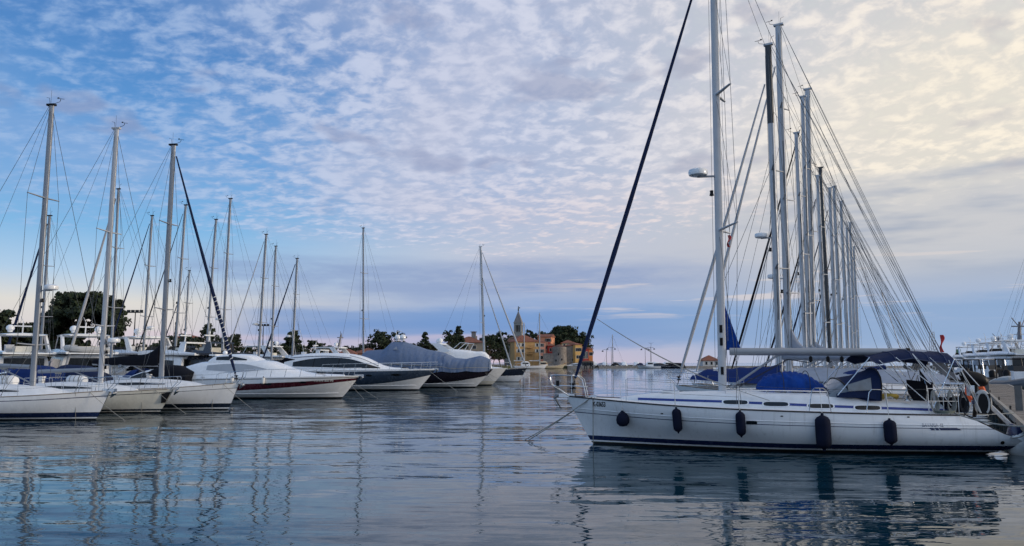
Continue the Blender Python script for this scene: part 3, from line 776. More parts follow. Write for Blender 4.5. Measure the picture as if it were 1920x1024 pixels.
    MB().box((xt+.28, .1, zt+.40), (.1, .1, .16)).build('navigation_light', BLACK, r)
    for x in (11.0, 1.3):
        for sd in (1, -1):
            p = b.deckpt(x, .12); mb = MB(); mb.tube([(p.x-.12, p.y*sd, p.z+.06), (p.x+.12, p.y*sd, p.z+.06)], .018, 5)
            for k in (-.05, .05): mb.tube([(p.x+k, p.y*sd, p.z), (p.x+k, p.y*sd, p.z+.06)], .015, 5)
            mb.build('mooring_cleat', STEEL, r)
    b.oval('exhaust_outlet', -.28, .36, .055, .05, hs, BLACK, r, sides=(1,), off=.012)
    # hull portlight beside the third fender
    b.oval('hull_portlight', 6.42, .855, .15, .05, hs, GLASS, r, p=5, off=.01)
    # bathing platform trim along the raked transom
    MB().loft([[(x, y, z) for y in (-w, 0, w)] for x, z, w in ((.66, 1.12, 1.42), (-.26, .64, 1.34), (-.92, .37, 1.1))]).build('transom', WHITE, r)
    MB().tube([(x, w*1.0, z+.02) for x, z, w in ((.66, 1.11, 1.48), (-.26, .64, 1.36), (-.90, .36, 1.14))], .022, 5).build('transom_edge', BLACK, r)
    W = b.W
    # ---- things that hang on or lie on the yacht
    def hang(x, z, r_, hh, label, kind='long', rail=.66):
        p = W(x, b.y(x, z)+r_*.98, z); top_ = b.deckpt(x, .07).z+rail
        fender('fender', p, r_, hh, NAVYF, label, 'fenders along the white yacht', line=max(.2, top_-z-hh*.5), kind=kind)
    hang(10.06, .86, .205, .46, 'round navy fender nearest the bow number of the white yacht', 'ball')
    hang(8.47, .88, .135, .68, 'slim navy fender second from the yacht\'s bow, beside the round one')
    hang(6.73, .83, .135, .68, 'slim navy fender touching the small hull portlight below the mast')
    hang(4.54, .64, .205, .92, 'biggest navy fender, hanging below the sprayhood of the white yacht')
    hang(2.76, .66, .165, .66, 'navy fender nearest the stern, before the cove stripe\'s dashes')
    # covered dinghy or raft on the cabin top
    o = thing('covered_liferaft', 'bright blue canvas bundle lashed on the cabin top', 'deck cover', W(4.98, 0, 1.66), h)
    rg = []
    for i in range(49):
        q = i/48; x = 1.02-2.04*q; k = (1-abs(2*q-1)**3.2)**.5; ht = interp([(0, .30), (.12, .50), (.5, .60), (.72, .52), (1, .22)], q)
        rg.append([(x, .62*k*math.cos(a)*(1+.04*math.sin(i*.85+3*a)+.02*math.sin(i*1.9-5*a)), max(0, .02+ht*(max(0, math.sin(a))**.55)*(.35+.65*k)+.022*math.sin(i*1.15+a*5)+.018*math.sin(i*.55-a*9))) for a in (math.pi*j/28 for j in range(29))])
    MB().loft(rg, caps=True).build('cover', BLUEC, o)
    for x in (-.45, .3):
        MB().tube([(x, .66*math.cos(a), .02+.62*max(0, math.sin(a))**.6) for a in (math.pi*j/14 for j in range(15))], .012, 4).build('lashing', ROPED, o)
    # outboard motor on the rail
    o = thing('outboard_motor', 'black outboard motor under a cover on the yacht\'s stern rail', 'outboard motor', W(.02, .55, 1.15), h)
    rg = []
    for i in range(15):
        q = i/14; x = .36-.78*q; k = (1-abs(2*q-1)**2.6)**.5
        rg.append([(x, .19*k*math.cos(a), 1.02-.16*q+.21*k*math.sin(a)) for a in (2*math.pi*j/14 for j in range(14))])
    MB().loft(rg, closed=True, caps=True).build('engine_cowl', BLACK, o)
    MB().tube([(-.05, 0, .8), (-.03, 0, .1), (.03, 0, -.15)], [.09, .07, .05], 8).build('shaft', BLACK, o)
    MB().box((.08, 0, .60), (.12, .26, .30)).build('clamp_bracket', STEEL, o)
    MB().tube([(.2, 0, .85), (.62, 0, .93)], .022, 6).build('tiller', BLACK, o)
    # orange lifebuoy
    def torus(Rr, rr_, n=20, m_=8, gap=0.0):
        out = []
        for i in range(n+1):
            a = math.pi/2+gap/2+(2*math.pi-gap)*i/n
            out.append((0, Rr*math.cos(a), Rr*math.sin(a)))
        return MB().tube(out, rr_, m_)
    o = torus(.27, .075).build('lifebuoy', ORANGE); o.location = W(-.30, -.15, 1.66); o.rotation_euler = (0, 0, h+R(28)); tag(o, 'orange ring lifebuoy hanging at the stern rail', 'lifebuoy')
    o = thing('horseshoe_buoy', 'white horseshoe buoy with black inner side on the yacht\'s stern rail', 'rescue buoy', W(.03, 1.15, 1.42), h+R(-14))
    rg = []
    for i in range(19):
        a = R(-60)+R(300)*i/18; c = Vector((.15*math.cos(a), 0, .30*math.sin(a)))
        t = Vector((math.cos(a), 0, math.sin(a)))
        rg.append([c+t*.075*math.cos(k)+Vector((0, .075*math.sin(k), 0)) for k in (2*math.pi*j/8 for j in range(8))])
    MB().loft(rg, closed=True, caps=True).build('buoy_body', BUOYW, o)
    MB().box((-.02, .0, -.02), (.34, .13, .56)).build('light_pocket', BLACK, o); MB().box((.25, 0, .02), (.05, .2, .10)).build('blue_band', NAVYP, o)
    # folded gangway leaning over the stern
    o = thing('gangway', 'white folded gangway slanting down from the yacht\'s stern to the pier', 'gangway', (0, 0, 0))
    a, c = W(.05, .25, 1.95), W(-1.25, .25, .55)
    for k in (0, .32): MB().tube([a+Vector((k*.3, k, 0)), c+Vector((k*.3, k, 0))], .035, 6).build('side_rail', ALUW, o)
    for q in cols(.06, .94, 5):
        p = a.lerp(c, q); MB().tube([p, p+Vector((.096, .32, 0))], .02, 5).build('rung', ALU, o)
    for nm, aa, cc in (('stern', (-.1, 1.2, 1.15), (16.9, 21.6, .95)), ('stern', (-.4, -.8, 1.0), (17.4, 24.6, .95)), ('mid', (.3, 1.3, 1.2), (15.5, 21.8, .85))):
        pass
    coil = MB()
    for i in range(4): coil.tube([(.20*math.cos(t)*(1+.1*i), .14*math.sin(t), .02*i+.1*abs(math.sin(t))) for t in cols(0, 6.28, 12)], .013, 4)
    o = coil.build('rope_coil', mat('yellow_rope', (.35, .25, .05), .9)); o.location = W(2.45, 1.05, 1.50); tag(o, 'yellow rope coiled beside the winch of the white yacht', 'rope')
    coil = MB()
    for i in range(4): coil.tube([(.22*math.cos(t)*(1+.1*i), .16*math.sin(t), .02*i) for t in cols(0, 6.28, 12)], .014, 4)
    o = coil.build('rope_coil', mat('green_grey_rope', (.13, .15, .13), .9)); o.location = W(1.15, 1.45, 1.15); tag(o, 'grey green rope coiled on the side deck under the bimini', 'rope')
    # bow mooring lines
    a = b.deckpt(11.0, .02); g = 'mooring lines of the white yacht'
    rope(W(a.x, a.y, a.z+.05), on(984, 825), 'grey mooring line from the white yacht\'s bow cleat, longer of the pair', g, .016, .05)
    rope(W(a.x-.02, -a.y, a.z+.05), on(990, 826), 'grey mooring line from the white yacht\'s bow, shorter of the pair', g, .016, .03)
    rope(W(10.98, b.deckpt(10.98, -.01).y, 1.42), W(11.02, .10, -.1), 'dark line hanging straight down the white yacht\'s bow', g, .013, 0)
    return b
MAIN = main_yacht()
def stern_clutter(b):
    r = b.root
    for y in (0,):
        w = MB().tube([(1.25, .48*math.cos(a), 1.72+.48*math.sin(a)) for a in cols(0, 2*math.pi, 22)], .022, 6)
        for k in range(6): a = k*math.pi/3; w.tube([(1.25, 0, 1.72), (1.25, .48*math.cos(a), 1.72+.48*math.sin(a))], .012, 4)
        w.build('steering_wheel', STEEL, r)
    for a, c in (((.70, 1.28, 2.62), (.12, 1.25, 1.15)), ((.66, 1.2, 2.55), (-.15, 1.0, 1.05)), ((.70, -1.28, 2.62), (.12, -1.25, 1.15)), ((.9, 1.3, 2.62), (.45, 1.42, 1.2)), ((1.4, 1.3, 2.7), (.6, 1.42, 1.85)), ((.4, .6, 2.3), (-.1, .7, 1.2)), ((.3, -.4, 2.3), (.1, -.9, 1.2))):
        MB().tube([a, c], .009, 4).build('bimini_strap', FENDW, r)
    MB().box((.55, -.55, 1.38), (.5, .7, .45)).build('stern_locker', WHITE, r); MB().box((.75, .95, 1.36), (.6, .4, .42)).build('stern_locker', BLACKC, r)
    for k, (x, y) in enumerate(((.95, 1.42), (.62, 1.40), (1.4, 1.46))):
        c = MB()
        for i in range(5): c.tube([(.07*math.sin(t)*(1+.15*i), .03*i-.06, .26*math.cos(t)-.03*i) for t in cols(0, 6.28, 10)], .014, 4)
        o = c.build('rope_hank', ROPE if k != 1 else ROPED); o.location = b.W(x, y, 1.52); o.rotation_euler = (0, 0, R(170)); tag(o, ('pale rope hank hanging on the stern rail of the white yacht, middle of three', 'dark rope hank hanging on the stern rail of the white yacht', 'pale rope hank hanging on the white yacht\'s rail, closest to the cockpit')[k], 'rope')
    m = mat('hull_scuff', (.30, .29, .25), .6, var=.4)
    # exhaust and scupper streaks, fairleads, deck organisers
    for x in (8.9, 5.6, 2.2): b.oval('scupper', x, b.sheer(.5)-.16, .04, .018, b.hullside(), BLACK, r, off=.008)
stern_clutter(MAIN)
# ---------------------------------------------------------------- sailing yachts on the far pontoon, bows towards the basin
GF = 'sailing yachts with bows to the open basin'
def cruiser_sail(b, mx, mtop, rows, deckz=1.5, mast=ALU, jib=None, cover=None, boomL=3.6, boomz=2.35, spr=((.36, .95), (.68, .75)), radar=None, stripe=None, detail=1,
                 sprayhood=None, bimini=None, rake=.1, wr=.009, w=(.12, .075), hullmat=None, coverh=.55, darktop=0, jibr=.07, raft=False, chain=None, sweep=-.2, jibtop=.97, boomrise=.08, boom=True, boommat=None, split=True, bowx=None):
    L = b.L
    b.hull(rows, n=36 if detail else 22)
    b.edge('toe_rail', TEAK if detail else BLACK, .02, 0, .004, t1=.98, n=24)
    top = [(.12*L, 1.05), (.3*L, 1.12), (.36*L, 1.42), (.5*L, 1.55), (.66*L, 1.52), (.80*L, 1.38), (.88*L, 1.2)]
    dz = b.sheer(.5)-1.05
    top = [(x, z+dz) for x, z in top]; base = [(0, b.sheer(.1)-.08), (L*.5, b.sheer(.5)-.06), (L*.9, b.sheer(.88)-.06)]
    wid = [(.12*L, .30*b.B), (.4*L, .34*b.B), (.6*L, .29*b.B), (.78*L, .18*b.B), (.88*L, .05*b.B)]
    ho, side = b.house('coachroof', top, base, wid, DECKW, taper=.82, n=24)
    zz = lambda x: interp(base, x)+.6*(smooth_tab(top, x)-interp(base, x))
    if detail:
        a, c = .40*L, .70*L
        b.pane('cabin_window', [(a, zz(a)+.06), ((a+c)/2, zz((a+c)/2)+.085), (c, zz(c)+.02)], [(a, zz(a)-.06), ((a+c)/2, zz((a+c)/2)-.06), (c, zz(c)-.02)], side, GLASS, ho, sides=(-1,) if detail < 3 else (1, -1))
    b.mast(mx, deckz, mtop, mast, rake=rake, w=w, spreaders=spr, radar=radar, jib=jib, jibr=jibr, wr=wr, chain=chain or (b.beam(.6)*.9, b.sheer(.6)), darktop=darktop, sweep=sweep, jibtop=jibtop, split=split, vane=detail > 0, light=detail > 0, bowx=bowx)
    if boom: b.boom(mx, boomz, boomL, .10, boommat or ALU, boomrise, cover=cover, ch=coverh, zdeck=deckz, vang=detail > 0, sheet=detail > 0)
    if detail:
        b.pulpit(L-.55, .62, .3)
        b.rails([L*q for q in (.90, .74, .58, .42, .26)], .60)
        b.pushpit(1.6, .62)
    if sprayhood:
        x0 = .36*L; n = 8
        rg = []
        for x, z0, zt, w_ in ((x0+1.0, 1.5+dz, 1.62+dz, .85), (x0+.45, 1.45+dz, 2.05+dz, 1.0), (x0-.25, 1.35+dz, 2.15+dz, 1.08)):
            rg.append([(x, w_*math.cos(math.pi*i/n), z0+(zt-z0)*math.sin(math.pi*i/n)**.6) for i in range(n+1)])
        MB().loft(rg).build('sprayhood', sprayhood, b.root)
    if bimini:
        rr = []
        for x, z in ((2.9, 2.75), (2.7, 2.85), (1.8, 2.95), (.9, 2.88), (.7, 2.78)):
            rr.append([(x, 1.2*c, z+dz+.10*(1-c*c)-.10*abs(c)**6) for c in (-1, -.8, -.4, 0, .4, .8, 1)])
        MB().loft(rr).build('bimini', bimini, b.root)
        for sd in (1, -1):
            mb = MB()
            for x in (2.7, .9): mb.tube([(x, sd*1.2, 2.8+dz), (1.7, sd*1.3, b.sheer(.2))], .014, 4)
            mb.build('bimini_frame', STEEL, b.root)
    return b
def tip_gear(b, m=STEEL, roll=True):
    zt = b.sheer(1); x = b.L+b.bow
    MB().box((x-.05, 0, zt+.02), (.6, .2, .12)).build('bow_roller', m, b.root)
    MB().plate([(x+.12, .0, zt+.04), (x+.22, .18, zt-.12), (x+.02, 0, zt-.32), (x+.22, -.18, zt-.12)], .05).build('anchor', m, b.root)
def pair_lines(b, d, label, group, dy=(.25, -.25), z=None, r=.011):
    p = b.W(b.L+b.bow*.6-.5, -b.deckpt(b.L+b.bow*.6-.5, .02).y, b.sheer(.95)); q = b.W(b.L+d, -.3, -.05)
    rope(p, q, label, group, r, .05)
rows_w = lambda st=NAVYP, hm=WHITE, lo=.16, hi=.34: [(.06, ANTI), (.12, hm) if lo else (.12, st), (hi, st), ('f.80', hm), ('f.83', st), ('f1.0', hm)]

h = R(-8)
b1 = Boat('sailing_yacht', 'pale blue white sailing yacht with navy waterline band, cut by the picture edge', 'sailing yacht', moor(180, 787, h, 11), h, 11, 3.6, [(0, 1.0), (.4, .98), (.75, 1.10), (1, 1.30)], bow=.62, group=GF)
cruiser_sail(b1, 7.72, 14.75, rows_w(), 1.5, mast=ALU, radar=(.33, 1), spr=((.14, 1.0), (.66, 1.0)), boomL=2.2, boomz=2.35, rake=.02, sprayhood=DBLUEC, sweep=-.1, w=(.145, .09))
tip_gear(b1)
b2 = Boat('sailing_yacht', 'cream sailing yacht with one white fender and a black anchor pad at its stem', 'sailing yacht', moor(299, 774, h, 11), h, 11, 3.6, [(0, 1.0), (.4, .98), (.75, 1.06), (1, 1.22)], bow=.72, group=GF)
cruiser_sail(b2, 7.6, 15.1, [(.06, ANTI), (.11, CREAM), (.20, DKNAVY), ('f.84', CREAM), ('f.87', DKNAVY), ('f1.0', CREAM)], 1.45, mast=ALUW, radar=(.155, 1), spr=((.22, .9), (.585, 1.0)), boomL=3.6, boomz=2.2, rake=-.05, sweep=-.05, w=(.155, .095), boomrise=-.12)
tip_gear(b2)
MB().plate([(11.20, -.22, .98), (11.62, -.08, 1.05), (11.36, -.10, .52), (11.18, -.20, .50)], .06).build('anchor_pad', BLACK, b2.root)
b3 = Boat('sailing_yacht', 'white sailing yacht with black boom cover and navy furled headsail wound with white line', 'sailing yacht', moor(428, 768, h, 11), h, 11, 3.8, [(0, 1.08), (.4, 1.08), (.75, 1.22), (1, 1.45)], bow=.58, group=GF)
cruiser_sail(b3, 6.95, 15.0, [(.05, ANTI), (.12, WHITE), (.34, DKNAVY), ('f.80', WHITE), ('f.82', SLATE), ('f1.0', WHITE)], 1.45, mast=ALU, jib=NAVYC, cover=BLACKC, boomL=4.2, boomz=2.42, spr=((.30, .9), (.66, .9)), rake=-.02, w=(.16, .10), coverh=1.15, jibr=.085, sweep=-.05)
tip_gear(b3)
sp_ = MB(); n = 80                       # white line spiralled round the lower furled sail
B0, T0 = Vector((b3.L+b3.bow-.12, 0, b3.sheer(.99)+.12)), b3.mP(.97, .12)
for i in range(n): pass
pts = []
for i in range(n+1):
    q = .05+.30*i/n; a = i/n*2*math.pi*15; c = B0.lerp(T0, .03+.95*q)-Vector((0, 0, .1*math.sin(math.pi*q)))
    pts.append(c+Vector((.098*math.cos(a), .098*math.sin(a), .02)))
sp_.tube(pts, .022, 4).build('spiral_line', FENDW, b3.root)
b3.oval('hull_portlight', 9.1-2.0, 1.0, .20, .05, b3.hullside(), GLASS, b3.root, p=5)
fg = 'white fenders on the far pontoon row'
fender('fender', b1.W(4.45, -(b1.y(4.45, .62)+.15), .62), .15, .72, FENDW, 'white fender at the picture edge on the pale blue white yacht', fg, NAVYF, .4)
fender('fender', b2.W(7.35, -(b2.y(7.35, .40)+.15), .38), .15, .62, FENDW, 'white fender with navy ends on the cream yacht', fg, NAVYF, .5)
gm = 'slack bow mooring lines of the far row'
for bb, nm in ((b1, 'pale blue white'), (b2, 'cream'), (b3, 'black covered')):
    pair_lines(bb, 1.7, 'thin slack mooring line dropping from the %s yacht\'s bow into the water' % nm, gm)
    x = bb.L-1.0; yy = bb.deckpt(x+.4, -.015).y
    rope(bb.W(x+.4, -yy, bb.sheer(.9)), bb.W(x+.2, -bb.y(x+.2, .0)-.06, -.05), 'thin line hanging down the side of the %s yacht near its bow' % nm, gm, .009, 0)
# raft canisters
def canister(p, rz, m, label):
    o = thing('liferaft_canister', label, 'liferaft', p, rz, 'liferaft canisters on deck')
    MB().lathe([(.05, -.52), (.2, -.5), (.26, -.42), (.26, .42), (.2, .5), (.05, .52)], n=14, axis='x').build('shell', m, o)
    for x in (-.25, 0, .25): MB().lathe([(.268, x-.02), (.272, x), (.268, x+.02)], n=14, axis='x').build('strap', ROPE, o)
canister(b1.W(5.9, .55, 1.70), h, WHITE, 'white liferaft canister on the cabin of the pale blue white yacht')
canister(b2.W(5.8, .6, 1.62), h, WHITE, 'white liferaft canister on the cabin of the cream yacht')

# ---------------------------------------------------------------- yachts beyond the pontoon, bows away to the land
GB = 'sailing yachts on the landward side of the pontoon'
def back_sailer(u, v, ub, Y, label, head=165, jib=None, jibr=.065, spr=((.36, .85), (.68, .7)), mast=ALU, radar=None, cover=LGREYC, hm=WHITE, L=10.5, w=.11, sprayhood=None, rakeauto=True):
    h = R(head); base = at(ub, 668, Y)
    d = Vector((math.cos(h), math.sin(h), 0)); mx = .63*L
    loc = (base.x-d.x*mx, base.y-d.y*mx, 0)
    b = Boat('sailing_yacht', label, 'sailing yacht', loc, h, L, 3.5, [(0, 1.0), (.4, 1.0), (.75, 1.12), (1, 1.3)], bow=.7, group=GB)
    tx, tz = b.px(u, v)
    cruiser_sail(b, mx, tz, [(.06, ANTI), (.12, hm), (.26, NAVYP), ('f1.0', hm)], 1.5, mast=mast, jib=jib, jibr=jibr, spr=spr, radar=radar, cover=cover, boomL=3.9, boomz=2.45, rake=mx-tx, wr=.010, w=(w, w*.62), detail=1, sprayhood=sprayhood or DBLUEC, coverh=.4)
    return b
back_sailer(93, 405, 76, 68, 'white yacht with black furled headsail behind the pale blue white yacht\'s mast', jib=NAVYC, jibr=.11, w=.15)
back_sailer(222, 355, 209, 60, 'white yacht with white furled headsail behind the cream yacht\'s mast', jib=SAILW, jibr=.11)
back_sailer(285, 405, 268, 68, 'white yacht with thin dark furled headsail between the cream and black covered yachts', jib=NAVYC, radar=(.28, -1))
back_sailer(348, 385, 327, 66, 'white yacht just beyond the black covered yacht, its mast second past that yacht\'s', cover=BLACKC, jib=ROPED, jibr=.05)
back_sailer(355, 508, 344, 80, 'small white yacht with the shortest mast, past the black covered yacht', L=8.5, w=.09, jib=NAVYC, jibr=.05)
back_sailer(405, 412, 386, 78, 'white yacht with grey boom cover behind the navy spiral headsail', w=.13)
back_sailer(432, 373, 416, 75, 'white yacht whose tall mast stands just past the navy spiral headsail', w=.14, radar=(.3, 1))
back_sailer(499, 440, 484, 81, 'white yacht with pale furled headsail behind the maroon striped motor yacht', jib=SAILW, jibr=.06, radar=(.34, 1), w=.13)
back_sailer(517, 462, 509, 86, 'white yacht with grey stack cover, middle of three masts behind the maroon striped yacht', cover=GREYC, w=.12)
back_sailer(557, 485, 548, 92, 'white yacht with black furled headsail beyond the maroon striped yacht', jib=NAVYC, jibr=.09, radar=(.30, 1), w=.14)
back_sailer(681, 428, 682, 95, 'white yacht with lone mast rising behind the slate blue motor yacht', head=150, w=.13)
# ---------------------------------------------------------------- motor yachts
def dome(b, p, r, parent=None, name='satellite_dome'):
    return MB().lathe([(r*.55, -r*.9), (r*.62, -r*.5), (r*.98, -r*.15), (r, r*.2), (r*.86, r*.65), (r*.5, r*.95), (r*.05, r*1.05)], p, 12).build(name, WHITE, parent or b.root)
def bow_rail(b, x0, x1, h=.55, n=7, lean=.12, inset=.12):
    for sd in (1, -1):
        tops = []
        for x in cols(x0, x1, n):
            p = b.deckpt(x, inset); q = p+Vector((lean, 0, h)); tops.append(Vector((q.x, q.y*sd, q.z)))
            MB().tube([(p.x, p.y*sd, p.z), tops[-1]], .019, 5).build('stanchion', STEEL, b.root)
        tip = Vector((b.L+b.bow+.1, 0, b.sheer(1)+h))
        MB().tube(tops+[tip], .023, 5).build('hand_rail', STEEL, b.root)
GM = 'motor yachts with bows to the open basin'
# -- the white one with the maroon band
h = R(-8)
b4 = Boat('motor_yacht', 'white motor yacht with a maroon band and registration number below its deck edge', 'motor yacht', moor(640, 747, h, 11.2), h, 11.2, 4.3,
          [(0, 1.40), (.4, 1.50), (.75, 1.56), (1, 1.62)], bow=1.35, plan='motor', stern=-.3, group=GM)
lo = lambda t: .34+.46*t**2.2; hi = lambda t: .66+.24*t**2
b4.hull([(.05, ANTI), (.10, BLACK), (lambda t: .22+.30*t**2.5, WHITE), (lo, WHITE), (hi, MAROON), ('f1.0', WHITE)], n=40)
b4.edge('rub_rail', BLACK, .022, 0, .006, n=40, frac=.93)
top = [(-.2, 2.30), (.8, 2.55), (2.6, 2.64), (4.6, 2.66), (5.9, 2.60), (7.2, 2.18), (8.4, 1.84), (9.8, 1.70), (11.4, 1.63)]
base = [(-.2, 1.40), (4, 1.48), (8, 1.55), (11.4, 1.60)]; wid = [(-.2, 1.75), (3, 1.80), (6, 1.62), (8.4, 1.15), (10.2, .62), (11.4, .18)]
ho, side = b4.house('deckhouse', top, base, wid, WHITE, taper=.72, n=40, round_=.4)
b4.pane('side_window', [(1.6, 2.35), (3.2, 2.47), (4.6, 2.42), (6.1, 2.10)], [(1.6, 2.02), (3.2, 1.92), (4.6, 1.92), (6.1, 2.05)], side, PALEG, ho)
def top_patch(b, name, x0, x1, w, ztop, m, parent, off=.075):
    mb = MB(); mb.loft([[(x, c*w*interp([(x0, 1), (x1, .82)], x), ztop(x, c)+off) for c in (-1, -.6, 0, .6, 1)] for x in cols(x0, x1, 8)]); mb.build(name, m, parent)
top_patch(b4, 'windscreen_cover', 5.75, 7.55, .95, lambda x, c: smooth_tab(top, x)-.10*abs(c)**2, mat('cream_cover', (.55, .53, .50), .8), ho, .05)
ho2, side2 = b4.house('hardtop', [(1.5, 2.75), (1.9, 3.0), (3.2, 3.12), (4.4, 3.02), (5.2, 2.66)], [(1.5, 2.55), (5.2, 2.58)], [(1.5, 1.2), (3.5, 1.2), (5.2, .9)], WHITE, taper=.86)
b4.pane('hardtop_window', [(2.1, 2.96), (3.2, 3.0), (4.4, 2.80)], [(2.1, 2.74), (3.2, 2.72), (4.4, 2.72)], side2, GLASS, ho2)
dome(b4, (1.9, .5, 3.25), .18, ho2, 'radar_dome'); MB().box((1.6, 0, 3.1), (.5, 1.6, .12)).build('radar_arch', WHITE, ho2)
bow_rail(b4, 4.6, 11.9, .55, 7)
hs = b4.hullside()
for x, z in ((6.6, 1.05), (9.0, 1.17)): b4.oval('hull_portlight', x, z, .26, .07, hs, GLASS, b4.root)
lettering('HWN 30770', .22, 'registration_number', FENDW, b4.root, lambda x, y: Vector((9.75+x*1.05, -hs(9.75+x*1.05, 1.22+y, .008), 1.22+y)))
tip_gear(b4)
for x, nm in ((4.0, 'nearer the wheelhouse'), (6.3, 'nearer the bow')):
    p = b4.W(x, -b4.y(x, 1.2)-.13, 1.30); fender('fender', p, .12, .50, FENDW, 'white fender on the maroon banded motor yacht, %s' % nm, fg, BLACK, .4)
for k in (0, 1): rope(b4.W(11.6, -.5+k*.3, 1.5), b4.W(13.2+k*.9, -.8+k*.5, -.05), 'thin %s mooring line from the maroon banded yacht\'s bow' % ('steep', 'longer')[k], gm, .011, .03)
# -- the slate blue one
h = R(-9)
b5 = Boat('motor_yacht', 'slate blue motor yacht with white coupe roof and dark wraparound windows', 'motor yacht', moor(783, 732, h, 12.2), h, 12.2, 4.4,
          [(0, 1.62), (.4, 1.80), (.75, 1.90), (1, 1.98)], bow=1.7, plan='motor', stern=-.4, group=GM)
b5.hull([(.05, ANTI), (.12, BLACK), (lambda t: .16+.05*t+.30*t**5, WHITE), (lambda t: .20+.10*t+.42*t**5, WHITE), (lambda t: .62+.24*t**1.6, SLATE), ('f.94', mat('slate_blue_light', (.05, .072, .11), .22, coat=.5)), ('f1.0', WHITE)], n=40)
b5.edge('rub_rail', STEEL, .028, 0, .006, n=40, frac=.95)
top = [(-.3, 3.0), (1.0, 3.28), (3.4, 3.38), (5.6, 3.32), (7.1, 2.98), (8.6, 2.35), (9.7, 2.08), (11.2, 2.0)]
base = [(-.3, 1.7), (4, 1.80), (8, 1.90), (11.2, 1.95)]; wid = [(-.3, 1.8), (3, 1.85), (6, 1.7), (8.6, 1.2), (11.2, .35)]
ho, side = b5.house('deckhouse', top, base, wid, WHITE, taper=.72, n=40, round_=.4)
b5.pane('side_window', [(.6, 2.60), (2.2, 2.88), (4.2, 3.02), (6.2, 2.86), (7.6, 2.46), (8.9, 2.08)], [(.6, 2.20), (2.2, 2.16), (4.2, 2.12), (6.2, 2.06), (7.6, 2.03), (8.9, 2.02)], side, GLASS, ho, n=24)
b5.pane('roof_line', [(.2, 3.02), (2.0, 3.14), (4, 3.18), (6.2, 3.02)], [(.2, 2.97), (2.0, 3.09), (4, 3.13), (6.2, 2.97)], side, SLATE, ho, n=20)
for x in (2.6, 5.0):
    for sd in (1, -1): MB().loft([[(x+k*.06+.10*q, sd*side(x, 2.14+.84*q, .02), 2.14+.84*q) for q in (0, .33, .66, 1)] for k in (0, 1)]).build('window_divider', BLACK, ho)
top_patch(b5, 'windscreen', 6.0, 8.7, 1.15, lambda x, c: smooth_tab(top, x)-.10*abs(c)**2, GLASS, ho, .045)
MB().plate([(-2.2, 0, 1.95), (.35, 0, 1.95), (.75, 0, 2.85), (-.2, 0, 3.0)], 2.9).build('aft_canopy', BLACKC, b5.root)
bow_rail(b5, 3.6, 13.2, .62, 9)
hs = b5.hullside()
for x in (6.3, 8.2, 10.6): b5.oval('hull_portlight', x, 1.22+.02*x, .42 if x > 10 else .28, .10, hs, GLASS, b5.root)
tip_gear(b5)
rope(b5.W(13.2, -.2, 1.9), b5.W(16.4, -1.6, -.05), 'long mooring line from the slate blue yacht\'s bow', gm, .016, .05)
# -- the one under the blue grey tarpaulin
h = R(-10)
b6 = Boat('motor_yacht', 'dark aubergine motor yacht wrapped in a blue grey tarpaulin with folds at the bow', 'motor yacht', moor(890, 727, h, 12.6), h, 12.6, 4.6,
          [(0, 1.60), (.4, 1.72), (.75, 1.80), (1, 1.88)], bow=1.9, plan='motor', stern=-.4, group=GM)
b6.hull([(.05, ANTI), (.12, BLACK), (lambda t: .13+.03*t+.25*t**5, WHITE), (lambda t: .17+.06*t+.42*t**5, WHITE), ('f1.0', AUBER)], n=40)
X = lambda u: b6.px(u, 660)[0]; Z = lambda v, u=800: b6.px(u, v)[1]
prof = [(X(684), Z(662)), (X(690), Z(657)), (X(722), Z(655)), (X(737), Z(641)), (X(760), Z(641)), (X(800), Z(655)), (X(832), Z(661)), (X(852), Z(671)), (X(876), Z(673)), (X(902), Z(667)), (X(925), Z(676)), (13.6, 2.25), (14.2, 1.98)]
rings = []
for i in range(181):
    x = prof[0][0]+(prof[-1][0]-prof[0][0])*i/180; zt = interp(prof, x); tt = b6.deckpt(min(x, 14.1), -.05)
    w = max(tt.y, .12); zb = tt.z-.12-.12*abs(math.sin(x*1.3)); ring = []
    f = interp([(0, .012), (6.5, .02), (8.5, .055), (13, .05), (14.2, .02)], x)
    for k in range(19):
        a = math.pi*k/18; c, s_ = math.cos(a), math.sin(a)
        yy = w*math.copysign(abs(c)**.55, c)*(1-.45*s_**2*(zt > 3.4)); z = zb+(zt-zb)*(s_**(.75))
        z -= f*(1-s_)*0; yy += f*math.copysign(1, c)*(math.sin(x*8.5+z*(3.0 if x < 10.5 else -3.2)+math.sin(x*2.1)*1.5)+.5*math.sin(x*17-z*4))*abs(c)*s_**.25 if .02 < s_ < .98 else 0
        ring.append((x, yy, z))
    rings.append(ring)
MB().loft(rings, caps=True).build('tarpaulin', GREYC, b6.root, sharp=60)
for y in (.55, -.45): dome(b6, (X(742)+(.0 if y > 0 else .9), y, Z(641)+.42), .34)
MB().tube([(X(742), .1, Z(641)+.6), (X(742), .1, Z(641)+1.1), (X(752), .1, Z(641)+1.12)], .04, 5).build('radar_scanner', WHITE, b6.root)
MB().plate([(X(747), -1.75, Z(656)), (X(755), -1.78, Z(656)), (X(752), -1.6, Z(650))], .04).build('tarpaulin_vent', LGREYC, b6.root)
bow_rail(b6, 4.0, 9.0, .62, 4, inset=-.02)
for k, (d, y) in enumerate(((2.1, -2.0), (3.6, -.6))): rope(b6.W(13.6, -.3, 1.7), b6.W(13.6+d, y, -.05), '%s mooring line from the tarpaulin covered yacht\'s bow' % ('steep', 'slanting')[k], gm, .016, .04)
for bb in (b4, b5, b6): bb.edge('spray_rail', WHITE, .035, 0, .01, t0=.35, t1=.96, frac=.24)
hem = MB()
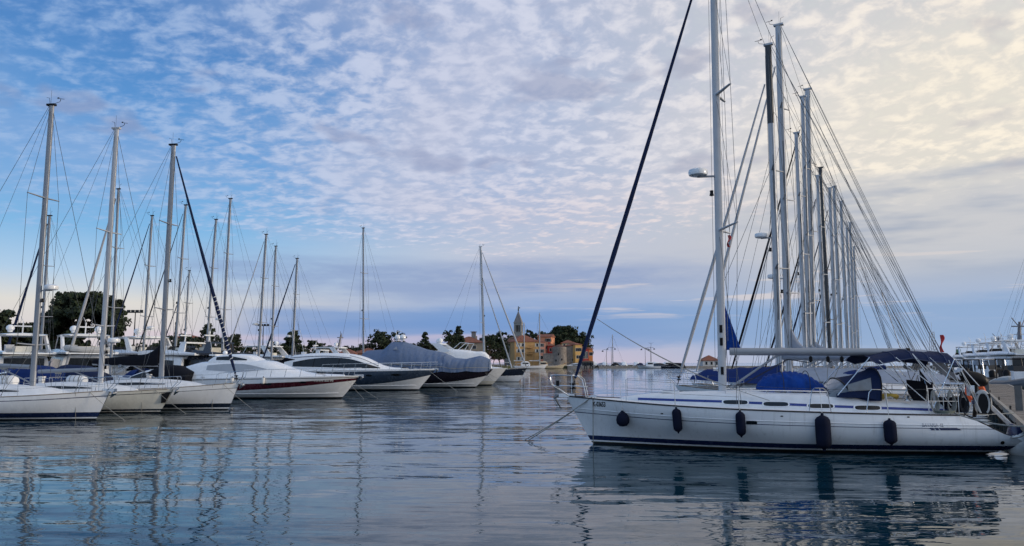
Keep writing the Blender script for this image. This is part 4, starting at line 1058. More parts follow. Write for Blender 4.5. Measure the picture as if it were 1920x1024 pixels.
for sd in (1, -1): hem.tube([(r_[1 if sd > 0 else -2][0], r_[1 if sd > 0 else -2][1]*1.01, r_[1 if sd > 0 else -2][2]) for r_ in rings[::4]], .025, 5)
hem.build('tarpaulin_hem', ROPE, b6.root)
for bb, xa, za in ((b4, 1.7, 3.2), (b5, .6, 3.3)):
    for y in (.9, -.9): MB().tube([(xa, y, za-.2), (xa-.5, y*1.05, za+2.4)], .014, 4).build('whip_antenna', WHITE, bb.root)
for bb, x in ((b4, 10.4), (b5, 11.6), (b4, 1.5), (b5, 3.0)):
    for sd in (1, -1):
        p = bb.deckpt(x, .15); c_ = MB(); c_.tube([(p.x-.15, p.y*sd, p.z+.09), (p.x+.15, p.y*sd, p.z+.09)], .022, 5); c_.tube([(p.x, p.y*sd, p.z), (p.x, p.y*sd, p.z+.09)], .03, 5); c_.build('mooring_cleat', STEEL, bb.root)
MB().box((9.6, 0, 1.86), (.55, .55, .05)).build('deck_hatch', GLASS, b4.root); MB().box((10.9, 0, 2.13), (.55, .55, .05)).build('deck_hatch', GLASS, b5.root)
# -- white cruiser with arch behind it
h = R(-10)
b6w = Boat('motor_yacht', 'white motor yacht with sloping radar arch just past the tarpaulin covered one', 'motor yacht', moor(921, 723, h, 12.4), h, 12.4, 4.3,
           [(0, 1.6), (.4, 1.75), (.75, 1.85), (1, 1.95)], bow=1.8, plan='motor', stern=-.3, group=GM)
b6w.hull([(.05, ANTI), (.14, BLACK), (.5, CREAM), ('f.9', WHITE), ('f1.0', WHITE)], n=30)
X = lambda u: b6w.px(u, 660)[0]; Z = lambda v: b6w.px(870, v)[1]
top = [(0, 3.1), (X(815), Z(659)), (X(850), Z(656)), (X(890), Z(660)), (X(918), Z(670)), (11.5, 2.15), (13.2, 1.98)]
ho, side = b6w.house('deckhouse', top, [(0, 1.65), (13.2, 1.9)], [(0, 1.75), (5, 1.8), (9, 1.3), (13.2, .3)], WHITE, taper=.75, n=36, round_=.4)
for sd in (1, -1):
    MB().plate([(X(817), sd*1.5, Z(646)), (X(829), sd*1.5, Z(643)), (X(851), sd*1.55, Z(659)), (X(842), sd*1.6, Z(661)), (X(832), sd*1.58, Z(660))], .12).build('radar_arch', WHITE, b6w.root)
    MB().tube([(X(852), sd*1.3, Z(657)), (X(868), sd*1.3, Z(643)), (X(884), sd*1.3, Z(644)), (X(876), sd*1.35, Z(658))], .04, 5).build('windscreen_frame', WHITE, b6w.root)
MB().box((X(823), 0, Z(645)), (1.0, 3.0, .14)).build('arch_top', WHITE, b6w.root)
for y in (.7, -.7): dome(b6w, (X(820)+.5*(y < 0), y, Z(640)), .34)
bow_rail(b6w, 8, 13.4, .6, 5)
# -- dark hulled sailing yacht closing the row
h = R(-12)
b7 = Boat('sailing_yacht', 'dark navy hulled sailing yacht with two white furled headsails, last of its row', 'sailing yacht', moor(972, 716, h, 12.5), h, 12.5, 4.1, [(0, 1.45), (.4, 1.48), (.75, 1.65), (1, 1.9)], bow=1.2, group=GF)
mx, mz = b7.px(909, 660); tx, tz = b7.px(901, 463)
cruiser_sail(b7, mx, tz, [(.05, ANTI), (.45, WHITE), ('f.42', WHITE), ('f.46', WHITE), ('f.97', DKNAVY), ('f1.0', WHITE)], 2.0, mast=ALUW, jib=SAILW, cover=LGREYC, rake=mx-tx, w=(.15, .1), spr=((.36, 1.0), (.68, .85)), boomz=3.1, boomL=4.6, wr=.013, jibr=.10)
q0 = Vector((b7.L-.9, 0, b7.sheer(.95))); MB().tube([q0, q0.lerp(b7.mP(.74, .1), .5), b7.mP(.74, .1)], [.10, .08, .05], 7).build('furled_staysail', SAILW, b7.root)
for k in (0, 1): rope(b7.W(13, -.2, 1.6), b7.W(15.5+k*1.5, -2.2+k, -.05), '%s mooring line of the dark navy hulled yacht' % ('steep', 'slanting')[k], gm, .018, .05)

# ---------------------------------------------------------------- flybridge yachts and small cruisers
def flybridge(b, style=0, band=GLASS, hm=WHITE, domes=2, canvas=None, hardtop=True, tower=False, simple=False):
    L, r = b.L, b.root; s0 = b.sheer(.4)
    b.hull([(.06, ANTI), (.14, NAVYP), ('f.85', hm), ('f1.0', hm)], n=24)
    k = L/13.0; k2 = .80+.2*k
    top = [(.6*k, s0+1.75*k2), (2.2*k, s0+1.85*k2), (6.0*k, s0+1.80*k2), (7.4*k, s0+1.35*k2), (9.2*k, s0+.55*k2), (11.5*k, s0+.22*k2)]
    wid = [(.6*k, b.B*.42), (5*k, b.B*.42), (8*k, b.B*.34), (11.5*k, b.B*.10)]
    ho, side = b.house('saloon', top, [(.6*k, s0-.15), (11.5*k, s0-.05)], wid, hm, taper=.86, n=26)
    b.pane('saloon_window', [(1.6*k, s0+1.42*k2), (4*k, s0+1.50*k2), (6.4*k, s0+1.30*k2), (8.0*k, s0+.72*k2)], [(1.6*k, s0+.72*k2), (4*k, s0+.70*k2), (6.4*k, s0+.62*k2), (8.0*k, s0+.50*k2)], side, band, ho)
    MB().box((.58*k, 0, s0+.95*k2), (.03, b.B*.62, 1.2*k2)).build('saloon_door', GLASS, ho)
    MB().box((-.1*k, 0, s0+.3), (.5*k, b.B*.7, .75)).build('cockpit_seat', hm, r)
    zf = s0+1.85*k2
    rg = []
    for x, w, z in ((-1.1*k, b.B*.40, 0), (2*k, b.B*.44, .02), (5.2*k, b.B*.42, 0), (6.6*k, b.B*.30, -.05), (7.0*k, b.B*.1, -.08)):
        rg.append([(x, y, zf+z+dz) for y, dz in ((w, 0), (w*1.03, .14), (w*.96, .42 if x > 1 else .18), (w*.9, .42 if x > 1 else .18), (w*.88, .10), (-w*.88, .10), (-w*.9, .42 if x > 1 else .18), (-w*.96, .42 if x > 1 else .18), (-w*1.03, .14), (-w, 0))])
    MB().loft(rg, closed=True, caps=True).build('flybridge', hm, r)
    MB().loft([[(5.6*k, y, zf+.4), (5.2*k, y*.95, zf+.75)] for y in (-b.B*.34, 0, b.B*.34)]).build('fly_windscreen', GLASS, r)
    MB().box((3.6*k, .5, zf+.4), (.5, .6, .8)).build('helm_console', hm, r); MB().box((2.0*k, -.3, zf+.35), (.9, 1.6, .6)).build('fly_seat', CREAM, r)
    ztop = zf+.55
    if hardtop:
        for sd in (1, -1):
            MB().plate([(.2*k, sd*b.B*.38, zf+.1), (1.1*k, sd*b.B*.38, zf+.1), (2.2*k, sd*b.B*.36, zf+1.55), (1.5*k, sd*b.B*.36, zf+1.55)], .14).build('arch_leg', hm, r)
            MB().tube([(4.8*k, sd*b.B*.34, zf+.5), (4.2*k, sd*b.B*.33, zf+1.55)], .035, 5).build('hardtop_post', STEEL, r)
        rg = [[(x, w*c, zf+1.55+.10*(1-c*c)+.03*e) for c in (-1, -.9, -.4, 0, .4, .9, 1)] + [(x, w*c, zf+1.46) for c in (.9, 0, -.9)] for x, w, e in ((.9*k, b.B*.30, 0), (1.3*k, b.B*.38, 1), (3.6*k, b.B*.38, 1), (4.9*k, b.B*.33, 0), (5.3*k, b.B*.2, -1))]
        MB().loft(rg, closed=True, caps=True).build('hardtop', hm, r); ztop = zf+1.68
    else:
        for sd in (1, -1): MB().plate([(.3*k, sd*b.B*.38, zf+.1), (1.2*k, sd*b.B*.38, zf+.1), (.9*k, sd*b.B*.34, zf+1.0), (.3*k, sd*b.B*.34, zf+1.0)], .12).build('arch_leg', hm, r)
        MB().box((.6*k, 0, zf+1.03), (.7, b.B*.72, .12)).build('radar_arch', hm, r); ztop = zf+1.1
    for i in range(domes): dome(b, (1.6*k-.9*(not hardtop), (.9-1.8*i), ztop+.32), .30)
    m_ = MB(); m_.tube([(1.9*k, 0, ztop), (1.8*k, 0, ztop+.9)], .05, 5); m_.box((1.85*k, 0, ztop+.55), (.12, 1.2, .1)); m_.tube([(1.8*k, 0, ztop+.9), (1.3*k, .3, ztop+1.3)], .02, 4); m_.build('radar_mast', WHITE, r)
    if tower:
        m_ = MB(); m_.tube([(1.6*k, 0, ztop), (1.3*k, 0, ztop+1.9)], [.22, .12], 6); m_.box((1.4*k, 0, ztop+1.4), (.3, 1.5, .12)); m_.tube([(1.3*k, .2, ztop+1.5), (1.0*k, .9, ztop+2.3)], .05, 4); m_.tube([(1.3*k, -.2, ztop+1.5), (1.5*k, -.6, ztop+2.1)], .05, 4); m_.build('signal_mast', mat('mast_grey', (.16, .16, .18), .5), r)
    if canvas: MB().loft([[(x, w*c, z+.12*(1-c*c)) for c in (-1, -.5, 0, .5, 1)] for x, w, z in ((-1.3*k, b.B*.38, zf-.2), (.6*k, b.B*.42, zf+.1))]).build('cockpit_awning', canvas, r)
    if not simple: bow_rail(b, 7.5*k, L+b.bow*.6, .6, 5)
    return b
def yacht_at(u, v, Y, head, L, B, label, name='motor_yacht', group=None, fb=1.35, **kw):
    h = R(head); p = at(u, v, Y)
    b = Boat(name, label, 'motor yacht', (p.x, p.y, 0), h, L, B, [(0, fb*.85), (.4, fb), (.75, fb*1.12), (1, fb*1.25)], bow=1.3, plan='motor', stern=-.3, group=group or 'motor yachts beyond the pontoon')
    return b
GY = 'motor yachts beyond the pontoon'
def dinghy(loc, rz, L, m, label, group='inflatable dinghies', motor=True, seat=True, covered=None, z=0.0):
    o = thing('inflatable_dinghy', label, 'dinghy', loc, rz, group)
    k = L/3.2
    path = [(-1.55*k, .62*k, .32*k), (-.9*k, .66*k, .30*k), (.5*k, .64*k, .32*k), (1.1*k, .46*k, .38*k), (1.5*k, .16*k, .46*k), (1.56*k, 0, .48*k)]
    full = path+[(x, -y, zz) for x, y, zz in path[-2::-1]]
    MB().tube(full, [.10*k]+[.22*k]*(len(full)-2)+[.10*k], 9).build('tube', m, o)
    MB().loft([[(x, w*c, zz-abs(0)+.10*k*c*c) for c in (-1, -.5, 0, .5, 1)] for x, w, zz in ((-1.35*k, .5*k, .08*k), (.4*k, .5*k, .08*k), (1.2*k, .25*k, .22*k), (1.45*k, .05*k, .36*k))]).build('floor', RUBBER, o)
    MB().box((-1.36*k, 0, .32*k), (.07*k, 1.0*k, .42*k)).build('transom', BLACK if m is RUBBER else WHITE, o)
    if seat: MB().box((-.2*k, 0, .42*k), (.3*k, 1.0*k, .06*k)).build('thwart', WHITE, o)
    if motor:
        e = MB(); e.lathe([(.05, 0), (.14*k, .05), (.15*k, .28*k), (.08*k, .38*k)], (-1.55*k, 0, .55*k), 10); e.tube([(-1.55*k, 0, .6*k), (-1.62*k, 0, -.05)], .05*k, 6); e.build('outboard', BLACK, o)
    if covered: MB().loft([[(x, w*c, zz+.12*k*(1-c*c)) for c in (-1, -.6, 0, .6, 1)] for x, w, zz in ((-1.4*k, .7*k, .46*k), (.3*k, .72*k, .54*k), (1.2*k, .4*k, .6*k), (1.55*k, .1*k, .6*k))]).build('cover', covered, o)
    return o
ya = flybridge(yacht_at(166, 690, 62, 130, 13.5, 4.6, 'white flybridge yacht with stern to us under the big pine tree'), hardtop=True)
bq = flybridge(yacht_at(290, 690, 68, 138, 14.5, 4.8, 'white flybridge yacht with wide pale hardtop behind the black boom cover'), hardtop=True, domes=1)
flybridge(yacht_at(48, 690, 60, 134, 12.5, 4.4, 'white hardtop yacht at the picture edge below the dark trees'), hardtop=True, domes=1, canvas=CREAM)
dinghy(ya.W(-.15, .1, ya.sheer(.4)+1.85*(.80+.2*13.5/13)+.02), R(220), 3.2, RUBBERW, 'white inflatable dinghy carried on the flybridge yacht under the big pine', motor=False)
flybridge(yacht_at(530, 690, 108, 160, 15, 4.8, 'cream white trawler yacht with two domes behind the maroon striped yacht\'s roof'), hardtop=True)
flybridge(yacht_at(655, 690, 118, 166, 15, 4.8, 'white flybridge yacht with grey signal mast behind the slate blue yacht'), hardtop=True, domes=1, tower=True)
flybridge(yacht_at(372, 692, 64, 160, 10.5, 3.7, 'low white cruiser with dark window band past the black covered yacht'), hardtop=False, domes=0)
flybridge(yacht_at(420, 690, 64, 162, 11, 3.8, 'dark hulled cruiser tucked behind the bow of the black covered yacht'), hardtop=False, hm=DKNAVY, domes=0)
flybridge(yacht_at(610, 690, 100, 168, 10, 3.6, 'small white cruiser with arch behind the black canopy of the slate blue yacht'), hardtop=False, domes=0)
# low cabin boats with navy canopies right behind the first two yachts
def canopy_boat(u, Y, head, L, label, canv=NAVYC, hm=WHITE, group='cabin boats with canopies', pz=0):
    b = yacht_at(u, 690, Y, head, L, L*.34, label, 'cabin_cruiser', group, fb=1.0); b.root['category'] = 'cabin boat'
    b.hull([(.06, ANTI), (.12, NAVYP), ('f.8', hm), ('f.9', NAVYP if hm is WHITE else hm), ('f1.0', hm)], n=18)
    k = L/8
    ho, side = b.house('cabin', [(2.6*k, 1.95), (3.6*k, 1.98), (4.6*k, 1.72), (5.6*k, 1.38), (7.4*k, 1.2)], [(2.6*k, .95), (7.4*k, 1.12)], [(2.6*k, L*.14), (5*k, L*.12), (7.4*k, L*.04)], hm, taper=.8, n=16)
    b.pane('cabin_window', [(2.8*k, 1.85), (3.6*k, 1.88), (4.9*k, 1.55)], [(2.8*k, 1.5), (3.6*k, 1.46), (4.9*k, 1.42)], side, GLASS, ho, n=8)
    MB().loft([[(x, w*math.cos(a), z0+(zt-z0)*math.sin(a)**.5) for a in (math.pi*i/8 for i in range(9))] for x, w, z0, zt in ((.1*k, L*.13, 1.0, 1.9), (1.2*k, L*.14, 1.0, 2.35), (2.6*k, L*.14, 1.1, 2.42), (3.3*k, L*.13, 1.6, 2.05))], caps=True).build('canopy', canv, b.root)
    bow_rail(b, 4.5*k, L+.8, .45, 3)
    return b
canopy_boat(195, 50, 168, 8.5, 'cabin boat under navy canopy behind the cream yacht\'s boom')
canopy_boat(120, 49, 170, 8, 'cabin boat with navy canopy between the two nearest masts of the far row', DBLUEC)
canopy_boat(30, 52, 165, 8.5, 'cabin boat with blue canopy behind the pale blue white yacht\'s boom', DBLUEC)
canopy_boat(365, 56, 168, 7.5, 'cabin boat with black canopy and white cabin past the black covered yacht', BLACKC)
canopy_boat(560, 88, 165, 9, 'cabin boat with grey canopy below the three masts behind the maroon striped yacht', GREYC)
# the floating pontoon between the two rows
def pontoon():
    a, c = Vector((-30.5, 33, 0)), Vector((-10.0, 112, 0)); d = (c-a).normalized(); n = Vector((-d.y, d.x, 0))
    mb = MB(); mb.mat(mat('pontoon_planks', (.20, .17, .14), .85, var=.3, scale=2)); mb.plate([a+n*1.1+Vector((0, 0, .55)), a-n*1.1+Vector((0, 0, .55)), c-n*1.1+Vector((0, 0, .55)), c+n*1.1+Vector((0, 0, .55))], .25)
    o = mb.build('pontoon'); tag(o, 'long floating wooden pontoon between the two rows of yachts', 'pontoon')
    for i in range(9):
        p = a.lerp(c, (i+.5)/9)+n*.9+Vector((0, 0, .67)); pd = MB(); pd.box((0, 0, .5), (.22, .3, 1.0)); pd.box((0, 0, 1.03), (.28, .36, .08))
        o = pd.build('power_pedestal', WHITE); o.location = p; tag(o, 'white power pedestal standing on the floating pontoon', 'pedestal', 'power pedestals on the pontoon')
pontoon()
# ---------------------------------------------------------------- wooden pier and the yachts moored along it
PA = Vector((13.3, 20.4, 0)); PD = Vector((.494, .869, 0)).normalized(); PN = Vector((PD.y, -PD.x, 0)); PW = 2.0
def pier_pt(s, across=0.0, z=.92):           # s metres along the near edge from PA, across towards the far edge
    p = PA+PD*s+PN*across; return Vector((p.x, p.y, z))
def pier():
    o = thing('wooden_pier', 'long weathered wooden pier running away beside the white yacht\'s stern', 'pier', PA)
    rz = math.atan2(PD.y, PD.x); o.rotation_euler = (0, 0, rz)
    mb = MB(); x = -24.0
    k = random.Random(3)
    while x < 46:
        w = .145 if x < 45 else .6; mb.box((x, -PW/2, .89+k.uniform(-.004, .004)), (w-.012, PW-.02, .045)); x += w
    mb.build('deck_planks', mat('weathered_planks', (.21, .175, .145), .85, var=.35, scale=1.3, bump=.004, bscale=30), o)
    MB().box((11, -.06, .83), (70, .12, .20)).build('edge_beam', mat('pale_timber', (.30, .27, .23), .85, var=.3, scale=2), o)
    MB().box((11, -PW+.06, .83), (70, .12, .20)).build('edge_beam', MATS['pale_timber'], o)
    D = mat('dark_wet_timber', (.045, .040, .035), .75, var=.4, scale=2)
    for z in (.52, .22): MB().box((11, -.16, z), (70, .10, .22)).build('fender_beam', D, o)
    for i in range(19):
        x = -22+i*3.6
        for y in (-.10, -PW+.14): MB().lathe([(.14, -.6), (.135, .8)], (x, y, 0), 9).build('pile', D, o)
    G = mat('grey_board', (.13, .13, .125), .8, var=.25)
    for u, v in ((1851, 743), (1912, 770)):
        q = on(u, v, .92); b_ = MB().box((0, 0, .42), (.22, .10, .84)).build('edge_post', G)
        b_.location = q; b_.rotation_euler = (0, 0, rz+R(80)); tag(b_, 'grey board post on the pier edge, %s' % ('nearer the lifebuoy' if u < 1900 else 'cut by the picture edge'), 'post', 'posts on the wooden pier')
    for s in (8, 16, 26, 38):
        c = MB(); c.tube([(-.16, 0, .12), (.16, 0, .12)], .03, 6); c.tube([(-.06, 0, 0), (-.06, 0, .12)], .03, 6); c.tube([(.06, 0, 0), (.06, 0, .12)], .03, 6)
        c = c.build('mooring_cleat', D); c.location = pier_pt(s, .12); c.rotation_euler = (0, 0, rz); tag(c, 'iron mooring cleat bolted on the wooden pier\'s edge', 'cleat', 'cleats along the pier')
    return o
pier()
GR = 'sailing yachts moored along the wooden pier'
def pier_sailer(ut, vt, ub, Y, label, L=11.3, head=148, jib=SAILW, jibr=.065, mast=ALUW, w=.14, spr=((.26, 1.0), (.50, .9), (.74, .75)), radar=None, cover=LGREYC, ch=.5, bimini=None, sprayhood=DBLUEC, hm=WHITE, darktop=0, detail=1, boomz=2.75, sweep=-.3, wr=.012):
    h = R(head); d = Vector((math.cos(h), math.sin(h), 0)); p = at(ub, 668, Y); mx = .63*L
    b = Boat('sailing_yacht', label, 'sailing yacht', (p.x-d.x*mx, p.y-d.y*mx, 0), h, L, 3.8, [(0, 1.12), (.4, 1.15), (.75, 1.28), (1, 1.48)], bow=.8, group=GR)
    tx, tz = b.px(ut, vt)
    cruiser_sail(b, mx, tz, [(.07, ANTI), (.12, hm), (.27, NAVYP), ('f.78', hm), ('f.80', NAVYP), ('f1.0', hm)], 1.6, mast=mast, jib=jib, jibr=jibr, spr=spr, radar=radar, cover=cover, boomL=4.6, boomz=boomz, rake=mx-tx, w=(w, w*.62), coverh=ch, bimini=bimini, sprayhood=sprayhood, darktop=darktop, detail=detail, sweep=sweep, wr=wr, jibtop=.9, split='twin')
    b.mx = mx
    if detail:
        for k, (q, dx, y) in enumerate(((.66, 3.2, 0), (.50, 1.2, .55), (.52, 1.2, -.55))): MB().tube([Vector((mx+dx, y, 1.6)), b.mP(q, .1)], .010, 4).build('inner_stay' if k == 0 else 'lower_stay', WIRE, b.root)
        for k, q in enumerate((.18, .5)): MB().tube([b.mP(q, -.1, .3), b.mP(q+.16, -.12, .3)], .02, 4).build('flag_halyard', ROPED, b.root)
    return b
r1 = pier_sailer(1440, 85, 1461, 35.5, 'white yacht with blue foredeck tent and black topped mast next to the big white yacht', jibr=.075, radar=(.42, 1), darktop=.24, w=.15, spr=((.33, 1.1), (.62, .9)))
r2 = pier_sailer(1459, 48, 1479, 38.5, 'white yacht with second tallest mast and tall grey sail cover, behind the big yacht', jibr=.075, radar=(.28, 1), ch=1.5, w=.17, spr=((.24, 1.1), (.50, 1.0), (.76, .8)), bimini=LGREYC)
pier_sailer(1493, 250, 1510, 45.6, 'white yacht with short slim grey mast, third along the pier from the big white yacht', L=10, jib=None, w=.13)
pier_sailer(1505, 182, 1517, 47.5, 'white yacht whose mast almost touches a taller twin mast beside it', L=11.5, jib=BLACKC, ch=.9)
pier_sailer(1514, 168, 1524, 49.5, 'white yacht with wide pale mast, taller of the touching twin masts', L=12, w=.18, jib=None, bimini=DBLUEC, ch=1.2)
pier_sailer(1533, 330, 1547, 57.8, 'white yacht with pale mast standing beside the all black mast', L=10.5, jib=BLACKC, w=.13)
pier_sailer(1538, 315, 1557, 62, 'white yacht with the only all black mast along the pier', L=11.5, mast=ALUD, jib=SAILW, w=.15, ch=.9)
pier_sailer(1556, 353, 1568, 67.6, 'white yacht one past the black mast along the pier', L=11, jib=NAVYC, w=.15)
pier_sailer(1564, 350, 1578, 74.5, 'white yacht two past the black mast along the pier', L=11.5, w=.16, bimini=LGREYC)
pier_sailer(1577, 378, 1590, 84, 'white yacht three past the black mast along the pier', L=11.5, w=.17, jib=BLACKC)
pier_sailer(1588, 428, 1598, 91.6, 'white yacht four past the black mast along the pier', L=11, w=.15, detail=0)
pier_sailer(1594, 418, 1604, 98.5, 'white yacht last but one of the mast row along the pier', L=11.5, w=.16, detail=0)
pier_sailer(1601, 463, 1610, 106, 'white yacht with the lowest mast, last of the row along the pier', L=11, w=.15, detail=0)
# extras of the two next yachts: foredeck tent, boom tents
P1 = lambda u, v, y=0: Vector((r1.px(u, v, y)[0], y, r1.px(u, v, y)[1]))
def tent(b, prof, wid, zbot, m, name):
    rings = []
    for i in range(25):
        x = prof[0][0]+(prof[-1][0]-prof[0][0])*i/24; zt = interp(prof, x); w = interp(wid, x); zb = interp(zbot, x)
        rings.append([(x, w*c*(1+.03*math.sin(i*1.7+c*3)), zt-(zt-zb)*abs(c)**1.25+.03*math.sin(i*1.3+4*c)*(1-abs(c))) for c in (-1, -.8, -.55, -.3, -.1, 0, .1, .3, .55, .8, 1)])
    return MB().loft(rings).build(name, m, b.root)
tent(r1, [(7.0, 2.46), (7.6, 2.38), (9.4, 2.28), (10.4, 2.25), (11.2, 1.95)], [(7.0, .7), (7.6, 1.1), (9.5, 1.1), (11.2, .5)], [(7.0, 2.0), (7.6, 1.6), (11.2, 1.75)], DBLUEC, 'foredeck_tent')
xm = P1(1352, 560).x
MB().plate([(xm+.05, 0, P1(1352, 548).z), (P1(1389, 655).x, 0, P1(1389, 655).z), (xm+.05, 0, P1(1352, 657).z)], .07).build('blue_riding_sail', BLUEC, r1.root)
MB().tube([(xm+.05, 0, P1(1352, 548).z+.05), r1.mP(.62, .1)], .012, 4).build('riding_sail_halyard', WIRE, r1.root)
tent(r1, [(-.1, 2.0), (2, 2.2), (4.5, 2.3), (6.2, 2.35)], [(-.1, 1.3), (3, 1.75), (6.6, 1.6)], [(-.1, 1.7), (6.6, 1.75)], LGREYC, 'boom_tent')
# mooring gear between the white yacht and the pier
g = 'stern lines of the white yacht'
rope(MAIN.W(.9, 1.45, 1.15), pier_pt(-.6, .1, .95), 'pale stern line from the white yacht\'s near quarter to the pier', g, .02, .10)
rope(MAIN.W(.9, -1.4, 1.15), pier_pt(5.5, .1, .95), 'pale stern line from the white yacht\'s far quarter to the pier', g, .02, .12)
rope(MAIN.W(-.7, .4, .5), pier_pt(-1.0, .1, .9), 'lowest stern line of the white yacht sagging to the pier', g, .016, .15)
p = on(1916, 853, 0); o = thing('round_fender', 'big white round fender with navy top floating between the yacht\'s stern and pier', 'fender', (p.x, p.y, .34), R(20))
MB().lathe([(.03, -.50), (.22, -.46), (.36, -.30), (.41, -.08), (.40, .08), (.30, .28), (.20, .38)], n=18, rot=Matrix.Rotation(R(-32), 3, 'Y')).build('fender_body', FENDW, o)
MB().lathe([(.22, .36), (.17, .46), (.09, .54), (.05, .60), (.02, .61)], n=14, rot=Matrix.Rotation(R(-32), 3, 'Y')).build('fender_end', NAVYP, o)
# dinghies at the sterns and beyond the pier
rz = math.atan2(PD.y, PD.x)
k = random.Random(11)
GI = 'inflatable boats past the wooden pier'
for i, (u, Y, L, m, lab) in enumerate([(1912, 62, 4.6, RUBBER, 'grey inflatable boat nearest beyond the pier, cut by the picture edge'), (1888, 70, 4.4, BLACK, 'black inflatable boat with cover just beyond the wooden pier'),
     (1862, 76, 4.8, RUBBER, 'grey inflatable boat with white console beyond the wooden pier\'s end'), (1905, 82, 4.6, RUBBERW, 'white inflatable boat behind the black covered one'), (1842, 84, 4.6, RUBBER, 'grey inflatable boat with stern arch right at the pier end'),
     (1876, 90, 4.6, RUBBER, 'grey inflatable boat in the second row past the pier'), (1822, 92, 4.6, RUBBERW, 'pale inflatable boat past the pier end beside the notice board'), (1850, 98, 4.6, RUBBER, 'grey inflatable boat in the middle of the cluster past the pier'),
     (1806, 102, 4.6, RUBBER, 'grey inflatable boat closest to the white yacht\'s awning past the pier'), (1895, 100, 4.8, BLACK, 'black inflatable boat below the flybridge yachts'), (1832, 110, 4.6, RUBBERW, 'white inflatable boat farthest out in the cluster past the pier'), (1790, 112, 4.4, RUBBER, 'grey inflatable boat half hidden by the outboard motor'), (1899, 66, 4.6, RUBBERW, 'pale inflatable boat squeezed between the nearest grey and black ones'), (1872, 82, 4.4, BLACK, 'black inflatable boat in the second row past the pier'), (1856, 88, 4.6, RUBBERW, 'white inflatable boat with black console past the pier end'), (1815, 98, 4.6, BLACK, 'black inflatable boat under the notice board')]):
    p = at(u, 690, Y); L *= 1.42; d = dinghy((p.x, p.y, .05), R(-100)+k.uniform(-.6, .5), L, m, lab, GI, covered=(BLACKC if i == 1 else LGREYC if i in (5, 8) else None))
    MB().box((-.4, 0, 1.25), (.7, .85, 1.1)).build('steering_console', WHITE if i % 2 == 0 else BLACK, d); MB().loft([[(-.05, y, 1.8), (-.25, y*.9, 2.25)] for y in (-.42, 0, .42)]).build('windscreen', GLASS, d)
    MB().tube([(-2.3, -1.0, .85), (-2.6, -.95, 2.8), (-2.6, .95, 2.8), (-2.3, 1.0, .85)], .06, 6).build('stern_arch', STEEL if i % 2 else BLACK, d)
GQ = 'motor yachts past the wooden pier'
for u, Y, hd, L, lab, kw in ((1930, 82, 262, 13, 'white flybridge yacht past the pier, cut by the picture edge', {'tower': True}), (1893, 90, 258, 13, 'white flybridge yacht past the pier with pale awning', {'canvas': LGREYC}), (1860, 98, 256, 12, 'white flybridge yacht past the pier between the awning yacht and the notice board', {'domes': 2}), (1828, 112, 254, 10, 'small white flybridge yacht behind the notice board', {'domes': 1}), (1880, 128, 250, 14, 'white flybridge yacht farthest behind the inflatable boats', {'tower': True}), (1915, 120, 250, 14, 'white flybridge yacht in the second row past the pier', {})):
    p = at(u, 690, Y); b = Boat('motor_yacht', lab, 'motor yacht', (p.x, p.y, 0), R(hd-180), L, 4.3, [(0, 1.3), (.4, 1.5), (.75, 1.7), (1, 1.9)], bow=1.3, plan='motor', stern=-.3, group=GQ); kw.setdefault('simple', True); flybridge(b, **kw)
def hidden_mast(u, Y, mu, mv, my, lab):
    p = at(u, 690, Y); q = at(mu, mv, my); h = math.atan2(q.y-p.y, q.x-p.x); L = 11
    b = Boat('sailing_yacht', lab, 'sailing yacht', (p.x, p.y, 0), h, L, 3.6, [(0, 1.1), (.4, 1.1), (.75, 1.25), (1, 1.45)], bow=.8, group='sailing yachts past the wooden pier')
    cruiser_sail(b, 6.6, 18.5, [(.07, ANTI), (.27, NAVYP), ('f1.0', WHITE)], 1.5, detail=0, wr=.012, jib=SAILW)
hidden_mast(1868, 88, 1990, 600, 82, 'sailing yacht past the pier whose backstay slants in at the picture edge')
hidden_mast(1845, 108, 1935, 600, 104, 'sailing yacht past the pier with stays rising behind the flybridge yachts')
hidden_mast(1858, 128, 1948, 600, 124, 'sailing yacht past the pier, smallest of the masts beyond the flybridge yachts')
hidden_mast(1884, 78, 2030, 600, 71, 'sailing yacht past the pier, closer, with only its stern and stays in the picture')

def flag(p, label, h=.9, w=.35):
    rings = []
    for i in range(9):
        z = -h*i/8; rings.append([(w*(.25+.10*math.sin(i*.9))*k+.05*math.sin(i*.8), .06*math.sin(k*5+i), z) for k in (0, .25, .5, .75, 1)])
    o = MB().loft(rings).build('flag', RED); o.location = p; tag(o, label, 'flag')
flag(at(1762, 628, 33.5), 'limp red flag hanging on a backstay above the bimini', .75, .5)
flag(at(1364, 441, 34.5), 'small red flag under the spreader of the blue tented yacht', .55, .4)
# ---------------------------------------------------------------- land, quay, town
STONE = mat('quay_stone', (.26, .24, .22), .9, var=.25, scale=1.2, bump=.03, bscale=3)
def extrude(pts, z0, z1, name, m):
    n = len(pts); mb = MB(); mb.add([(x, y, z1) for x, y in pts]+[(x, y, z0) for x, y in pts], [tuple(range(n))]+[(i, (i+1) % n, (i+1) % n+n, i+n) for i in range(n)])
    return mb.build(name, m)
GRASS = mat('dry_grass', (.045, .05, .022), .95, var=.4, scale=.2)
structure(extrude([(-700, 112), (-78, 112), (-52, 150), (-44, 200), (-42, 262), (-26, 330), (2, 361), (26, 365), (60, 392), (95, 470), (60, 700), (-700, 700)], -2, 1.0, 'ground', GRASS), 'low wooded shore behind the marina and under the old town')
q = extrude([(26, 364), (150, 372), (260, 400), (260, 410), (146, 384), (26, 376)], -2, .95, 'quay', STONE); tag(q, 'long low stone quay in front of the old town', 'quay')
